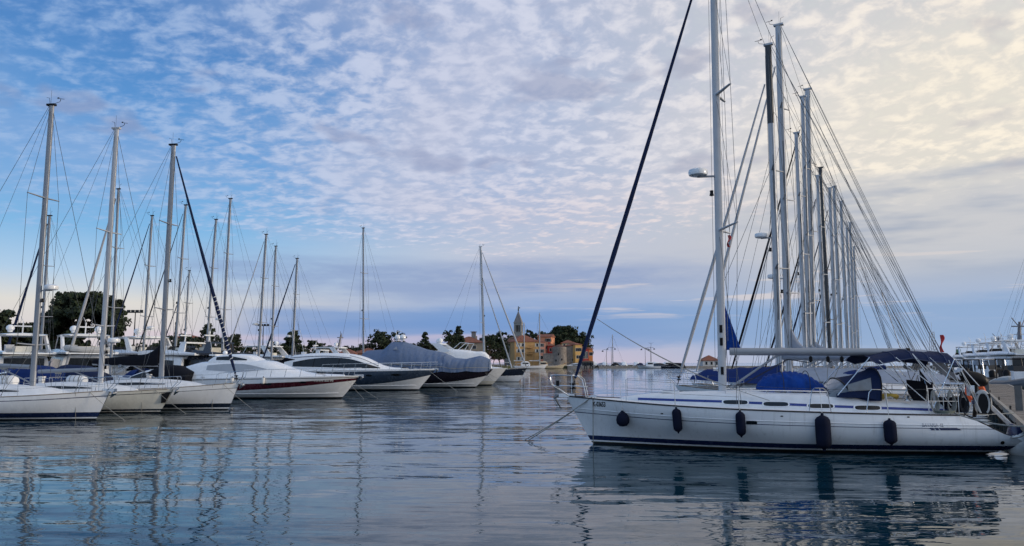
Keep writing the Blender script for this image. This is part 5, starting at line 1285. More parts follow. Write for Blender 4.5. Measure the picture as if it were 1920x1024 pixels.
q = extrude([(-44, 262), (-27, 331), (2, 362), (26, 366), (26, 376), (-2, 372), (-34, 338), (-52, 264)], -2, 1.15, 'waterfront', STONE); structure(q, 'stone waterfront below the old town')
# rock breakwater on the far side of the harbour mouth
def breakwater():
    o = thing('breakwater', 'dark rock breakwater with white parapet wall past the white yacht\'s stern', 'breakwater', (0, 0, 0)); k = random.Random(5); mb = MB()
    a, c = Vector((98, 196, 0)), Vector((210, 236, 0))
    for i in range(420):
        p = a.lerp(c, k.random()); h = k.random()*2.6; s = k.uniform(.5, 1.2)
        p = p+Vector((k.uniform(-1, 1), -3.2+h*1.1+k.uniform(-.5, .5), h-.3)); M = Matrix.Rotation(k.random()*6, 3, Vector((k.uniform(-1, 1), k.uniform(-1, 1), k.uniform(-1, 1)+.01)).normalized())
        mb.box(p, (s*1.3, s, s*.8), M, .7)
    mb.build('rocks', mat('breakwater_rock', (.085, .08, .075), .95, var=.4, scale=.8), o)['kind'] = 'stuff'
    d = (c-a).normalized(); n = Vector((-d.y, d.x, 0))
    MB().plate([a+Vector((0, 0, 2.9)), c+Vector((0, 0, 2.9)), c+Vector((0, 0, 3.7)), a+Vector((0, 0, 3.7))], .5).build('parapet', mat('pale_concrete', (.42, .41, .39), .85, var=.15, scale=.6), o)
breakwater()
# ---------------------------------------------------------------- buildings
TILE = mat('roof_tile', (.21, .075, .045), .9, var=.35, scale=1.5, bump=.05, bscale=4)
TILEB = mat('brown_roof_tile', (.10, .055, .042), .9, var=.35, scale=1.5, bump=.05, bscale=4)
SHUT = mat('green_shutter', (.05, .07, .06), .7); FRAME = mat('window_frame_paint', (.55, .53, .48), .6); PANE = mat('window_pane', (.012, .014, .018), .12)
def plaster(name, c): return mat(name, c, .9, var=.16, scale=.5, dirt=.12)
OLIVE = plaster('ochre_plaster', (.46, .27, .11)); PINK = plaster('pink_plaster', (.54, .25, .18)); REDP = plaster('red_plaster', (.34, .04, .035)); YELP = plaster('yellow_plaster', (.60, .36, .12))
ORGP = plaster('orange_plaster', (.58, .22, .07)); BEIG = plaster('beige_plaster', (.34, .27, .20)); GREYP = plaster('grey_plaster', (.20, .20, .21)); CRMP = plaster('cream_plaster', (.52, .45, .27)); RUBB = mat('rubble_stone', (.25, .215, .185), .95, var=.35, scale=.9, bump=.08, bscale=2.2)
def building(u0, u1, ve, vg, Y, depth, label, wall, roof=TILE, vr=None, rot=0, wins=None, shutters=False, hip=.35, balcony=None, base=None, cat='house', name='house', group=None, gable=False, chimneys=0, ww=1.0, wh=1.5):
    """front wall spans photo columns u0..u1, eaves at row ve, foot at row vg, at depth Y; windows given as (fraction across, fraction up)"""
    a, c = at(u0, ve, Y), at(u1, ve, Y); zg = min(at(u0, vg, Y).z, 1.0); zg = .9; W = c.x-a.x; H = a.z-zg
    o = thing(name, label, cat, ((a.x+c.x)/2, Y, zg), R(rot), group)
    MB().box((0, depth/2, H/2), (W, depth, H)).build('wall', wall, o)
    ov = .45; hr = (at(u0, vr, Y).z-a.z) if vr is not None else W*.18
    x, y0, y1 = W/2+ov, -ov, depth+ov; rx = x*(1-hip) if not gable else x; yc = depth/2; hx = min(depth*.5*.9, x*.95) if hip and not gable else 0
    mb = MB(); e = .14
    rxx = max(x-hx, .1)
    vs = [(-x, y0, H), (x, y0, H), (x, y1, H), (-x, y1, H), (-rxx if not gable else -x, yc, H+hr), (rxx if not gable else x, yc, H+hr)]
    vs += [(p[0], p[1], p[2]-e) for p in vs[:4]]
    mb.add(vs, [(0, 1, 5, 4), (2, 3, 4, 5), (1, 2, 5), (3, 0, 4), (6, 7, 1, 0), (7, 8, 2, 1), (8, 9, 3, 2), (9, 6, 0, 3), (9, 8, 7, 6)])
    ro = mb.build('roof', roof, o, sharp=10)
    for i in range(chimneys):
        MB().box((-W*.25+i*W*.5, depth*.35, H+hr*.75), (.8, .8, 1.6)).build('chimney', wall, ro)
    for wx, wz in wins or ():
        px_, pz = (wx-.5)*W, wz*H
        w = MB().box((px_, -.02, pz), (ww+.24, .10, wh+.24)).build('window', FRAME, o); MB().box((px_, -.05, pz), (ww, .08, wh)).build('pane', PANE, w)
        if shutters:
            for sd in (1, -1): MB().box((px_+sd*(ww*.80+.1), -.05, pz), (ww*.5, .07, wh+.1)).build('shutter', SHUT if shutters is True else shutters, w)
    for bx, bz in balcony or ():
        px_, pz = (bx-.5)*W, bz*H; b_ = MB().box((px_, -.65, pz), (3.2, 1.3, .16)).build('balcony', wall, o)
        rl = MB()
        for xx in cols(-1.55, 1.55, 8): rl.tube([(px_+xx, -1.25, pz+.08), (px_+xx, -1.25, pz+1.0)], .035, 4)
        rl.tube([(px_-1.58, -1.25, pz+1.0), (px_+1.58, -1.25, pz+1.0)], .05, 4); rl.build('railing', BLACK, b_)
    return o
GT = 'houses of the old town waterfront'
W2 = lambda xs, zs: [(x, z) for z in zs for x in xs]
building(964, 1012, 640.5, 689, 378, 12, 'ochre three storey house with balconies and hipped tile roof behind the far sailing boats', OLIVE, vr=628, rot=16, wins=W2((.16, .33), (.30, .62, .86))+[(.92, .62), (.92, .86)], shutters=FRAME, balcony=((.62, .48), (.62, .74)), group=GT)
building(1012, 1023, 641, 689, 380, 10, 'narrow pinkish house joined to the ochre house', PINK, vr=636, rot=14, wins=W2((.35,), (.35, .62, .86)), shutters=True, group=GT)
building(1008, 1033, 631.5, 685, 396, 10, 'tall salmon pink house rising behind the ochre house', plaster('salmon_plaster', (.62, .27, .15)), vr=626, rot=-14, wins=W2((.72, .88), (.62, .88)), gable=True, group=GT, shutters=True)
building(948, 966, 645, 689, 384, 12, 'shaded grey house between the dark cypress and the ochre house', GREYP, roof=TILEB, vr=633, rot=4, wins=W2((.3, .7), (.35, .68)), group=GT)
building(955, 986, 634, 680, 402, 12, 'brown roofed house tucked below the church tower', BEIG, roof=TILEB, vr=629, group=GT, wins=W2((.3, .7), (.8,)))
building(1027, 1038, 648, 689, 388, 8, 'dark red house between the pink house and the round stone tower', REDP, vr=643, group=GT, wins=[(.5, .8)], chimneys=1)
building(1053, 1078, 643, 680, 398, 9, 'cream house with three small windows above the round stone tower', CRMP, vr=637, wins=W2((.2, .5, .8), (.90,)), group=GT, ww=.9, wh=1.1)
building(1063, 1078, 648, 690, 381, 9, 'bare stone house next to the round stone tower', RUBB, vr=645, group=GT, wins=[(.7, .3)], rot=4)
building(1078, 1091.5, 646, 690, 379, 9, 'bright yellow house with three dark windows in a row', YELP, vr=642, rot=20, wins=W2((.2, .5, .8), (.76,))+W2((.3, .62), (.42,)), group=GT)
building(1091, 1104, 653, 690, 381, 9, 'deep red house with pale striped windows', REDP, vr=649, rot=16, wins=W2((.2, .4, .6, .8), (.62,)), group=GT, ww=.5, wh=3.2)
building(1104, 1111.5, 654, 690, 383, 8, 'small orange house at the end of the old town', ORGP, vr=651, rot=8, wins=W2((.35, .7), (.7,)), group=GT)
building(1091, 1112, 678, 690, 374, 5, 'low arcade with terrace roof before the red and orange houses', BEIG, roof=TILEB, vr=676, group=GT, wins=W2((.15, .4, .65, .88), (.45,)), ww=1.6, wh=1.6)
building(850, 906, 642, 690, 330, 14, 'long beige house with wide tiled roof behind the white yacht\'s arch', BEIG, vr=630, wins=W2((.2, .45, .7), (.55, .8)), group=GT, ww=1.6, chimneys=2)
building(884, 892, 622, 660, 342, 3, 'slim grey chimney block above the long beige house', GREYP, roof=TILEB, vr=621, cat='building', name='chimney_block')
building(780, 818, 654, 690, 300, 12, 'house with low tiled roof beyond the tarpaulin covered yacht', BEIG, vr=641, group=GT, wins=W2((.3, .7), (.7,)))
building(818, 850, 655, 690, 310, 10, 'low house with pale wall between two dark trees', CRMP, roof=TILEB, vr=648, group=GT, wins=W2((.3, .7), (.6,)))
GH = 'houses on the wooded shore'
for i, (u0, u1, ve, vr, Y, w, lb) in enumerate([(590, 628, 665, 655, 240, BEIG, 'low tile roofed house beside the dark cedar'), (632, 664, 663, 654, 250, PINK, 'low house with reddish wall past the signal mast yacht'), (664, 706, 662, 652, 255, BEIG, 'low tile roofed house next to the lone mast'),
       (505, 545, 668, 662, 215, YELP, 'low yellow house below the dark cedar'), (395, 425, 668, 660, 185, YELP, 'low yellow shed under the shore pines'), (330, 352, 632, 626, 190, BEIG, 'house with tiled roof half hidden among the shore pines')]):
    building(u0, u1, ve, 695, Y, 9, lb, w, vr=vr, group=GH, wins=W2((.25, .6), (.6,)))
building(1318, 1350, 676, 690, 376, 10, 'white quay house with red roof seen past the white yacht\'s mast', plaster('white_plaster', (.55, .54, .52)), vr=666, wins=W2((.2, .5, .8), (.5,)), name='quay_house')
def round_tower():
    p = at(1049, 689, 375); k = 375/1450; o = thing('round_stone_tower', 'squat round stone tower on the old town waterfront', 'tower', (p.x, p.y, .9)); h = at(1049, 651, 375).z-.9; r = 13.2*k
    MB().lathe([(r*1.05, 0), (r*1.02, h*.4), (r, h*.86), (r*1.02, h*.87), (r*1.02, h), (r*.9, h), (r*.9, h*.93)], n=28).build('wall', RUBB, o)
    MB().lathe([(r*.97, h), (r*.4, h+.9), (.1, h+1.3)], (0, 0, .02), 20).build('roof', TILEB, o)
    for a, z in ((-100, .62), (-75, .35), (-120, .3)): MB().box((r*1.0*math.cos(R(a)), r*1.0*math.sin(R(a)), h*z), (.6, .5, .9), Matrix.Rotation(R(a+90), 3, 'Z')).build('slit', BLACK, o)
    a, c = at(1019, 689, 373), at(1040, 689, 373); H = at(1019, 664, 373).z-.9
    w = thing('rampart_wall', 'low stone rampart joined to the round stone tower', 'wall', ((a.x+c.x)/2, 373, .9)); MB().box((0, 1.2, H/2), (c.x-a.x, 2.4, H)).build('wall', RUBB, w); MB().box((0, 1.2, H+.15), (c.x-a.x+.3, 2.7, .3)).build('coping', STONE, w)
round_tower()
def church_tower():
    Y = 450; k = Y/1450; p = at(972, 640, Y); o = thing('church_tower', 'grey stone church tower with pointed pyramid spire and belfry openings', 'church tower', (p.x, Y, .9), R(-12)); Z = lambda v: at(972, v, Y).z-.9
    w = 14.5*k; ST = mat('tower_stone', (.30, .29, .27), .9, var=.2, scale=.4, bump=.05, bscale=2)
    hb, h1, h2 = Z(624), Z(610), Z(606)
    MB().box((0, 0, hb/2), (w, w, hb)).build('shaft', ST, o)
    MB().box((0, 0, hb+.2), (w*1.07, w*1.07, .5)).build('string_course', ST, o)
    # belfry: corner piers and columns leave open lights
    mb = MB(); b0 = hb+.45
    for x in (-1, 1):
        for y in (-1, 1): mb.box((x*w*.39, y*w*.39, (b0+h1)/2), (w*.22, w*.22, h1-b0))
    mb.box((0, 0, h1+(h2-h1)/2), (w, w, h2-h1)); mb.build('belfry', ST, o)
    for s_ in range(4):
        M = Matrix.Rotation(math.pi/2*s_, 3, 'Z')
        for t in (-.1, .1): MB().lathe([(w*.035, 0), (w*.03, h1-b0)], M@Vector((t*w, w*.44, b0)), 8).build('column', ST, o)
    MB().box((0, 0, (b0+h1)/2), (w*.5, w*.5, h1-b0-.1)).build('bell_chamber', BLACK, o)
    MB().box((0, 0, h2+.2), (w*1.1, w*1.1, .4)).build('cornice', ST, o)
    zt = Z(582); mb = MB(); x = w*.50
    mb.add([(-x, -x, h2+.4), (x, -x, h2+.4), (x, x, h2+.4), (-x, x, h2+.4), (0, 0, zt)], [(0, 1, 4), (1, 2, 4), (2, 3, 4), (3, 0, 4), (3, 2, 1, 0)]); mb.build('spire', mat('spire_stone', (.20, .19, .19), .9, var=.25, scale=.4), o, sharp=10)
    mb = MB(); mb.lathe([(.25, 0), (.45, .5), (.3, 1.2), (.35, 1.7), (.2, 2.3)], (0, 0, zt-.4), 8); mb.ball((0, 0, zt+2.1), .3, 8, 5); mb.plate([(.1, 0, zt+1.5), (1.0, .1, zt+1.9), (.9, .1, zt+.9)], .12); mb.build('statue', mat('bronze', (.06, .07, .06), .6, .4), o)
church_tower()
# ---------------------------------------------------------------- trees
LEAF = mat('dark_pine_needles', (.022, .034, .014), .9, var=.5, scale=.6); LEAF2 = mat('dark_cypress_foliage', (.016, .026, .014), .9, var=.5, scale=.8); BARK = mat('pine_bark', (.09, .06, .045), .95, var=.4, scale=2, bump=.05, bscale=6)
def tree_mesh(kind, H, Wd, seed, n, leaf):
    """trunk with limbs, and a crown of leaf tufts grown round the limb ends"""
    k = random.Random(seed); tr = MB(); cr = MB(); cl = []
    if kind == 'cypress':
        tr.tube([(0, 0, 0), (0, 0, H*.5), (0, 0, H*.93)], [Wd*.10, Wd*.07, .03], 6)
        for i in range(int(n/22)):
            z = H*(.06+.93*k.random()**.85); r = Wd*.5*max(.05, math.sin(min(1, (z/H+.10)*1.05)*math.pi)**.6*(1.1-.75*z/H)); a = k.random()*6.28; q = k.random()**.5
            cl.append((Vector((r*q*math.cos(a), r*q*math.sin(a), z)), Wd*.13, 1.8))
    elif kind == 'cedar':
        tr.tube([(0, 0, 0), (0, 0, H*.6), (.1, 0, H*.97)], [Wd*.04, Wd*.025, .04], 7)
        for i in range(26):
            z = H*(.22+.75*i/25); r = Wd*.5*(1-.85*(i/25))*k.uniform(.7, 1.1)
            for j in range(3):
                a = k.random()*6.28; e = Vector((r*math.cos(a), r*math.sin(a), z+k.uniform(-.02, .03)*H)); tr.tube([(0, 0, z-.03*H), e], [.10, .03], 4)
                for q in (.35, .6, .8, 1): cl.append((e*q+Vector((0, 0, z*(1-q))), Wd*.075*(1.2-.4*q), .35))
    else:
        th = .42 if kind == 'pine' else .22
        lean = k.uniform(-.06, .06)*H; pts = [(0, 0, 0), (lean*.3, 0, H*th*.5), (lean, .02*H, H*th), (lean*1.2, .02*H, H*.8)]
        tr.tube(pts, [Wd*.042, Wd*.034, Wd*.028, Wd*.012], 8)
        lobes = 15 if kind == 'pine' else 13
        for i in range(lobes):
            a = i*2.4+k.uniform(-.3, .3); q = (i+.5)/lobes; r = Wd*.40*q**.5*k.uniform(.8, 1.15)
            z = H*(th+(.97-th)*(1-.75*q**1.4)*k.uniform(.82, 1.0)) if kind == 'pine' else H*(.25+.70*k.random()**.8*(1-.3*q))
            e = Vector((lean+r*math.cos(a), r*math.sin(a), min(z, H*.95)))
            tr.tube([(lean, .02*H, H*th*k.uniform(.8, 1.3)), (Vector((lean, 0, H*th*1.2))+e)/2+Vector((0, 0, -.03*H)), e], [Wd*.018, Wd*.012, .03], 5)
            s = Wd*k.uniform(.16, .24)
            for j in range(7):
                d = Vector((k.gauss(0, 1), k.gauss(0, 1), k.gauss(0, .5)))*s*.62
                cl.append((e+d, s*k.uniform(.45, .8), .55 if kind == 'pine' else .8))
    per = max(6, int(n/len(cl)))
    for c, s, fl in cl:
        for _ in range(per):
            d = Vector((k.gauss(0, 1), k.gauss(0, 1), k.gauss(0, 1))).normalized()*s*k.random()**.4; d.z *= fl
            p = c+d; nrm = (d.normalized()+Vector((k.gauss(0, .6), k.gauss(0, .6), k.gauss(0, .6)+.3))).normalized(); t = nrm.orthogonal().normalized(); t.rotate(Matrix.Rotation(k.random()*6.28, 3, nrm)); w = nrm.cross(t); l = leaf*k.uniform(.6, 1.3)
            cr.add([p-t*l*.6-w*l*.35, p+t*l*.3-w*l*.5, p+t*l*.75+w*l*.1, p-t*l*.15+w*l*.55], [(0, 1, 2, 3)])
    return tr, cr
def tree(u, vt, wpx, Y, kind, label, seed, n=900, leaf=None, name=None, group='trees on the shore', zg=1.0):
    p = at(u, vt, Y); H = p.z-zg; Wd = wpx*Y/1450
    tr, cr = tree_mesh(kind, H, Wd, seed, n, leaf or max(.3, Wd*.07)); o = thing(name or ('cypress_tree' if kind == 'cypress' else 'cedar_tree' if kind == 'cedar' else 'pine_tree'), label, 'tree', (p.x, p.y, zg), 0, group)
    tr.build('trunk', BARK, o); c = cr.build('crown', LEAF2 if kind == 'cypress' else LEAF, o)
def T(u, vt, w, Y, kind, label, seed, n=900, *a): tree(u, vt, w*1.12, Y, kind, label, seed, int(n*1.7), *a)
T(158, 546, 112, 132, 'pine', 'biggest dark umbrella pine behind the two nearest masts', 1, 9500, .42)
T(202, 560, 44, 136, 'pine', 'dark pine leaning against the biggest umbrella pine', 2, 4500, .42)
T(122, 585, 50, 138, 'bush', 'lower dark tree at the foot of the biggest umbrella pine', 12, 2600, .45)
T(-6, 556, 62, 120, 'bush', 'tall dark tree cut by the picture edge', 3, 3500, .42)
T(36, 588, 60, 128, 'bush', 'rounded dark tree next to the one cut by the picture edge', 4, 3000, .42)
T(72, 612, 46, 140, 'bush', 'low dark tree between the edge trees and the big pine', 13, 1800, .45)
for i, (u, v, w, Y, lb) in enumerate([(96, 598, 56, 142, 'dark tree filling the gap before the biggest umbrella pine'), (14, 592, 56, 126, 'dark tree below the tall one at the picture edge'), (58, 604, 46, 134, 'dark tree behind the nearest mast of the far row'), (136, 618, 50, 128, 'low dark tree under the biggest umbrella pine'), (212, 618, 40, 130, 'low dark tree past the biggest umbrella pine')]): T(u, v, w, Y, 'bush', lb, 130+i, 2600, .45)
T(331, 603, 9, 170, 'cypress', 'single slim cypress above the shore pines', 5, 1300, .3)
for i, (u, v, w, kd, lb) in enumerate([(312, 627, 30, 'bush', 'dark shore tree just before the slim cypress'), (357, 619, 40, 'bush', 'dark shore tree right after the slim cypress'), (386, 606, 26, 'pine', 'tallest dark shore pine past the slim cypress'), (412, 626, 34, 'bush', 'bushy dark shore tree behind the navy spiral headsail'), (437, 627, 26, 'pine', 'small dark pine just past the navy spiral headsail'), (290, 640, 34, 'bush', 'low dark shore tree behind the black covered yacht\'s mast')]): T(u, v, w, 172+i*2, kd, lb, 20+i, 1500)
T(549, 622, 62, 195, 'cedar', 'layered dark cedar behind the three masts past the maroon striped yacht', 6, 2200, .6)
for i, (u, v, w, kd, Y, lb) in enumerate([(588, 635, 24, 'bush', 215, 'small dark tree just past the layered cedar'), (603, 640, 16, 'bush', 217, 'smallest dark tree past the layered cedar'), (713, 622, 38, 'pine', 265, 'dark pine behind the tarpaulin peak, nearer the lone mast'), (749, 619, 30, 'bush', 268, 'dark tree behind the two white domes'), (770, 632, 20, 'bush', 270, 'low dark tree just past the two white domes'), (797, 622, 34, 'cedar', 290, 'ragged dark conifer above the low tiled roof'), (836, 616, 30, 'bush', 305, 'dark tree before the ragged conifer of the long beige house'), (860, 612, 40, 'cedar', 318, 'dark conifer rising over the long beige house\'s roof'),
      (917, 622, 26, 'bush', 340, 'dark tree between the beige house and the big cypress'), (938, 614, 28, 'bush', 352, 'big dark cypress like tree below the church tower')]): T(u, v, w, Y, kd, lb, 40+i, 1400)
for i, (u, v, w, kd, lb) in enumerate([(955, 624, 22, 'bush', 'dark tree on the near side of the church tower'), (996, 618, 26, 'bush', 'dark tree right behind the church tower'), (1012, 620, 22, 'bush', 'dark tree above the salmon pink house'), (1040, 622, 26, 'bush', 'dark tree above the dark red house'), (1057, 616, 50, 'pine', 'widest flat topped pine over the old town'), (1080, 628, 36, 'pine', 'dark pine above the yellow house'), (1094, 626, 28, 'bush', 'last dark tree at the end of the old town'), (1103, 640, 18, 'bush', 'small dark tree over the orange house'), (1026, 624, 24, 'bush', 'dark tree between the salmon house and the flat topped pine'), (984, 628, 20, 'bush', 'dark tree beside the church tower\'s base'), (1069, 630, 30, 'bush', 'dark tree filling under the widest pine'), (1086, 636, 24, 'bush', 'low dark tree behind the yellow house roof')]): T(u, v, w, 418+i*3, kd, lb, 60+i, 1500, None, None, 'trees over the old town', 5.0)
for i, (u, v, w, Y) in enumerate([(232, 642, 40, 150), (262, 643, 36, 155), (465, 640, 34, 190), (492, 646, 30, 195), (520, 640, 30, 200), (568, 646, 30, 215), (622, 646, 30, 262), (648, 648, 28, 264), (672, 646, 30, 266), (692, 640, 24, 268), (730, 636, 26, 270), (783, 640, 24, 292), (812, 638, 26, 296), (848, 632, 26, 345), (880, 634, 24, 348), (900, 632, 26, 350), (925, 640, 20, 345), (948, 634, 20, 356), (579, 652, 26, 210), (606, 650, 26, 222), (704, 650, 30, 266), (760, 642, 26, 272), (824, 642, 26, 300), (868, 640, 30, 350)]):
    T(u, v, w, Y, 'bush', 'low dark tree of the shore treeline, %s' % ['before the slim cypress', 'under the floodlight mast', 'behind the maroon banded yacht\'s hardtop', 'past the shore pines', 'beside the layered cedar', 'under the layered cedar', 'beside the low reddish house', 'behind the low reddish house', 'next to the lone mast', 'just before the lone mast', 'under the tarpaulin peak', 'under the ragged conifer', 'beyond the ragged conifer', 'at the beige house\'s gable', 'over the beige house\'s roof', 'at the end of the beige house\'s roof', 'at the foot of the big cypress like tree', 'between big cypress and church tower', 'behind the black aft canopy', 'past the black aft canopy', 'under the tarpaulin\'s near end', 'right of the two white domes'.replace('right of', 'past'), 'before the beige house', 'behind the beige house\'s roof middle'][i], 90+i, 1000)
T(937, 640, 20, 350, 'bush', 'lower dark tree in front of the big cypress like tree', 80, 1200)
# ---------------------------------------------------------------- quay furniture and far boats
def lamp(u, vt, Y, arms, label):
    p = at(u, vt, Y); o = thing('street_lamp', label, 'street lamp', (p.x, Y, .95), 0, 'street lamps on the far quay'); H = p.z-.95
    IRON = mat('dark_iron', (.02, .02, .022), .5, .4)
    MB().tube([(0, 0, 0), (0, 0, 1.2), (0, 0, H)], [.16, .11, .07], 7).build('post', IRON, o); MB().lathe([(.3, 0), (.3, .3), (.16, .5)], n=8).build('base', IRON, o)
    for a in arms:
        MB().tube([(0, 0, H-.5), (a*.9, 0, H-.35), (a*1.6, 0, H-.6), (a*1.8, 0, H-.9)], .06, 5).build('arm', IRON, o); MB().lathe([(.1, .1), (.24, -.05), (.55, -.45), (.1, -.55)], (a*1.8, 0, H-.9), 10).build('lamp_shade', IRON, o)
lamp(1137, 654, 370, (-1,), 'single armed street lamp on the far quay'); lamp(1146, 650, 372, (-1, 1), 'two armed street lamp beside the single armed one'); lamp(1209.5, 651, 374, (-1, 1), 'two armed street lamp behind the small fishing boat'); lamp(1219.5, 650, 376, (-1, 1), 'two armed street lamp beside the antenna pole on the far quay')
IRON = MATS['dark_iron']
def pole(u, vt, Y, label, name, cat, kind=0):
    p = at(u, vt, Y); o = thing(name, label, cat, (p.x, Y, .95)); H = p.z-.95
    MB().tube([(0, 0, 0), (0, 0, H)], [.10, .05], 6).build('post', IRON if kind < 2 else WHITE, o)
    if kind == 1: MB().tube([(-1.2, 0, H*.99), (0, 0, H*.94), (1.2, 0, H*.99)], .05, 4).build('crossarm', IRON, o)
    if kind == 2: MB().box((0, 0, H-.6), (.9, .08, 1.2)).build('sign_board', mat('green_sign', (.05, .16, .10), .6), o); MB().box((0, -.06, H-.95), (.6, .04, .35)).build('white_panel', WHITE, o)
pole(1220.5, 642, 374, 'tall antenna pole with crossarm on the far quay', 'antenna_pole', 'pole', 1)
pole(1797, 655, 150, 'green and white notice board on a pole beyond the pier', 'notice_board', 'sign', 2)
def lattice(u, vt, Y, label):
    p = at(u, vt, Y); o = thing('lattice_tower', label, 'tower', (p.x, Y, 0)); H = p.z; mb = MB()
    for x, y in ((-1, -1), (1, -1), (1, 1), (-1, 1)): mb.tube([(x*.7, y*.7, 0), (x*.35, y*.35, H)], .07, 4)
    for i in range(14):
        z0, z1 = H*i/14, H*(i+1)/14; a, c = .7-.35*i/14, .7-.35*(i+1)/14; mb.tube([(-a, -a, z0), (c, -c, z1)], .05, 4); mb.tube([(a, -a, z0), (a, a, z0)], .05, 4); mb.tube([(-a, -a, z0), (a, -a, z0)], .05, 4)
    mb.build('frame', mat('white_lattice', (.5, .5, .5), .5), o); MB().tube([(0, 0, H), (0, 0, H+2.4)], .05, 4).build('aerial', WHITE, o)
lattice(1747, 622, 190, 'white lattice tower behind the stays of the pier yachts')
def mast_light(u, vt, Y, label):
    p = at(u, vt, Y); o = thing('floodlight_mast', label, 'floodlight', (p.x, Y, 1), 0, 'floodlight masts on the shore'); H = p.z-1
    MB().tube([(0, 0, 0), (0, 0, H)], [.14, .07], 6).build('post', IRON, o); MB().box((0, 0, H), (2.2, .15, .12)).build('crossarm', IRON, o)
    for x in (-.9, -.3, .3, .9): MB().box((x, -.15, H+.2), (.42, .25, .3)).build('lamp', IRON, o)
mast_light(254, 586, 110, 'floodlight mast behind the black covered yacht\'s boom'); mast_light(494, 611, 150, 'floodlight mast behind the three masts past the maroon band'); mast_light(80, 605, 112, 'floodlight mast between the two nearest tall masts')
for i in range(10):
    q = at(1098+i*10.6, 687.6, 363.2+i*.75+(i*10.6/1450*365)*.065); o = MB().tube([(.62*math.cos(a), 0, .62*math.sin(a)) for a in cols(0, 2*math.pi, 12)], .22, 7).build('tyre_fender', BLACK); o.location = (q.x, q.y-.4, .45); tag(o, 'black tyre hanging on the far quay wall', 'tyre', 'tyres along the far quay wall')
def far_boat(u, Y, head, L, label, kind, hm=WHITE, cov=NAVYC):
    p = at(u, 690, Y); b = Boat('cabin_cruiser' if kind != 'sail' else 'sailing_boat', label, 'boat', (p.x, p.y, 0), R(head), L, L*.33, [(0, .85), (.4, .9), (.75, 1.1), (1, 1.35)], bow=L*.10, plan='motor' if kind != 'sail' else 'sail', stern=-.2, group='small boats along the far quay')
    b.hull([(.10, NAVYP), ('f.8', hm), ('f.9', NAVYP if hm is WHITE else hm), ('f1.0', hm)], n=16); k = L/9
    if kind == 'pilot':
        ho, side = b.house('wheelhouse', [(3.0*k, 2.7), (3.5*k, 2.85), (5.2*k, 2.85), (5.9*k, 2.1), (6.1*k, 1.5)], [(3*k, .8), (6.1*k, 1.0)], [(3*k, L*.12), (5.5*k, L*.11), (6.1*k, L*.09)], hm, taper=.9, n=14); b.pane('window', [(3.3*k, 2.5), (5.4*k, 2.45)], [(3.3*k, 1.8), (5.6*k, 1.75)], side, GLASS, ho, n=6)
    elif kind == 'cover': MB().loft([[(x, L*.15*math.cos(a), z0+(zt-z0)*math.sin(a)**.6) for a in (math.pi*i/8 for i in range(9))] for x, z0, zt in ((.2*k, .85, 1.7), (1.5*k, .9, 2.4), (4.5*k, 1.0, 2.5), (6*k, 1.1, 1.7), (7.6*k, 1.2, 1.4))], caps=True).build('cover', cov, b.root)
    else:
        ho, side = b.house('deckhouse', [(1.5*k, 1.7), (3*k, 2.3), (5*k, 2.2), (6.5*k, 1.5), (8.2*k, 1.2)], [(1.5*k, .8), (8.2*k, 1.1)], [(1.5*k, L*.14), (5*k, L*.12), (8.2*k, L*.04)], hm, taper=.75, n=16); b.pane('window', [(2.2*k, 1.95), (3.6*k, 2.05), (6*k, 1.6)], [(2.2*k, 1.5), (3.6*k, 1.5), (6*k, 1.45)], side, GLASS, ho, n=8)
    if kind == 'sail': b.mast(L*.6, 1.4, (680-Y*0-628)*Y/1450+2.5, ALUW, w=(.16, .12), wr=.03, vane=False, light=False); b.boom(L*.6, 2.6, L*.4, .12, cover=LGREYC, vang=False, sheet=False)
    return b
FB = [(1103, 378, 178, 11, 'white motor boat nearest the old town on the far quay', 'sport', WHITE, None), (1122, 380, 200, 11, 'white cruiser with raised cabin on the far quay', 'sport', WHITE, None), (1135, 381, 260, 9, 'white wheelhouse boat under the single armed lamp', 'pilot', WHITE, None), (1153, 382, 265, 10, 'boat under a dark rounded cover beside the two armed lamp', 'cover', WHITE, BLACKC), (1170, 382, 262, 10, 'white boat with windowed wheelhouse in the middle of the far quay', 'pilot', WHITE, None),
      (1184, 383, 185, 12, 'white sport cruiser with long foredeck on the far quay', 'sport', WHITE, None), (1200, 384, 260, 10, 'boat with black canopy just before the small fishing boat', 'cover', WHITE, NAVYC), (1256, 366, 175, 11, 'dark hulled boat moored past the small fishing boat', 'sport', DKNAVY, None), (1272, 372, 190, 10, 'white wheelhouse boat near the blue foredeck tent', 'pilot', WHITE, None), (1284, 368, 180, 10, 'dark covered boat next to the blue foredeck tent', 'cover', DKNAVY, BLACKC)]
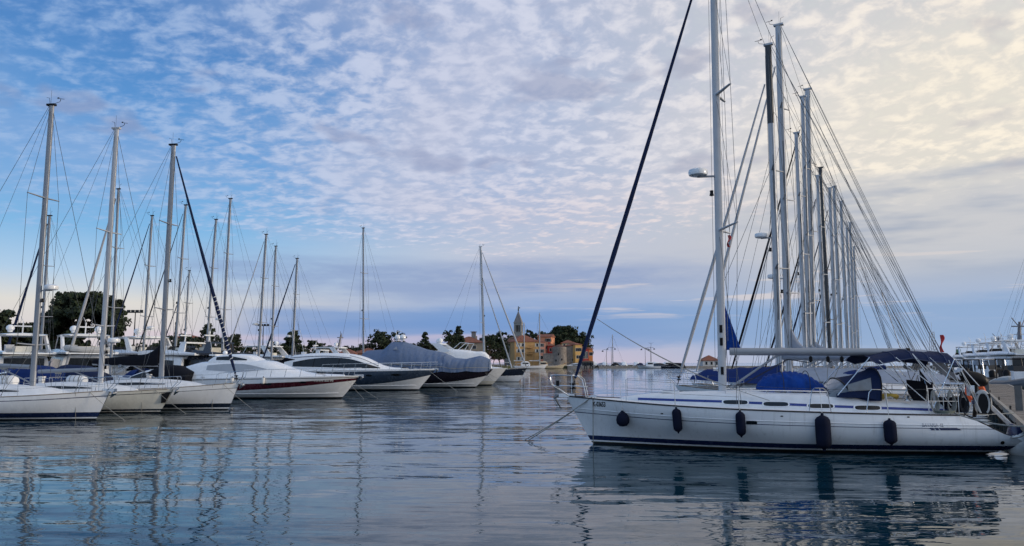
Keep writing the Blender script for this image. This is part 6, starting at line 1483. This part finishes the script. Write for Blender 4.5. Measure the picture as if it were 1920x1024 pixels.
FB += [(1112, 384, 268, 11, 'white wheelhouse boat before the red house', 'pilot', WHITE, None), (1128, 383, 262, 10, 'boat under pale cover beside the single armed lamp', 'cover', WHITE, LGREYC), (1161, 384, 265, 10, 'white boat with pale cover past the two armed lamp', 'cover', WHITE, LGREYC), (1193, 386, 262, 11, 'white wheelhouse boat behind the sport cruiser', 'pilot', WHITE, None), (1228, 388, 265, 11, 'white wheelhouse boat behind the small fishing boat', 'pilot', WHITE, None)]
for u, Y, hd, L, lb, kd, hm, cv in FB:
    far_boat(u, Y, hd, L*1.15, lb, kd, hm, cv or NAVYC)
far_boat(1238, 352, 178, 9.5, 'small white fishing boat with wheelhouse lying off the far quay', 'pilot')
far_boat(1172, 386, 175, 10, 'white sailing boat whose mast stands alone over the far quay', 'sail')
# two wooden sailing boats before the ochre house
def far_sail(u0, Y, head, L, um, vt, label, hm):
    p = at(u0, 690, Y); b = Boat('sailing_boat', label, 'boat', (p.x, p.y, 0), R(head), L, L*.28, [(0, 1.3), (.4, 1.1), (.75, 1.4), (1, 2.2)], bow=L*.12, stern=-.6, group='old sailing boats before the ochre house')
    b.hull([(.12, ANTIR), (.3, hm), ('f.9', hm), ('f1.0', GOLD)], n=20); mx, _ = b.px(um, 670); _, mz = b.px(um, vt)
    ho, side = b.house('deckhouse', [(L*.2, 2.5), (L*.25, 2.9), (L*.45, 2.9), (L*.5, 2.0)], [(L*.2, 1.0), (L*.5, 1.1)], [(L*.2, L*.09), (L*.5, L*.08)], hm, taper=.9, n=10); b.pane('window', [(L*.24, 2.6), (L*.45, 2.6)], [(L*.24, 1.9), (L*.45, 1.9)], side, GLASS, ho, n=6)
    b.mast(mx, 1.3, mz, ALUW, w=(.18, .15), wr=.03, vane=False, light=False, spreaders=((.5, 1.0),)); b.boom(mx, 3.3, L*.36, .14, m=WHITE, cover=SAILW, vang=False, sheet=False)
    MB().tube([(L*1.05, 0, 2.1), (L*1.25, 0, 2.7)], [.14, .07], 6).build('bowsprit', GOLD, b.root)
    return b
far_sail(1000, 322, 3, 12, 1012, 587, 'cream wooden sailing boat with deckhouse and bowsprit before the ochre house', mat('cream_planking', (.60, .50, .34), .5))
far_sail(966, 318, 6, 12, 983, 606, 'white sailing boat just past the dark navy hulled yacht', WHITE)
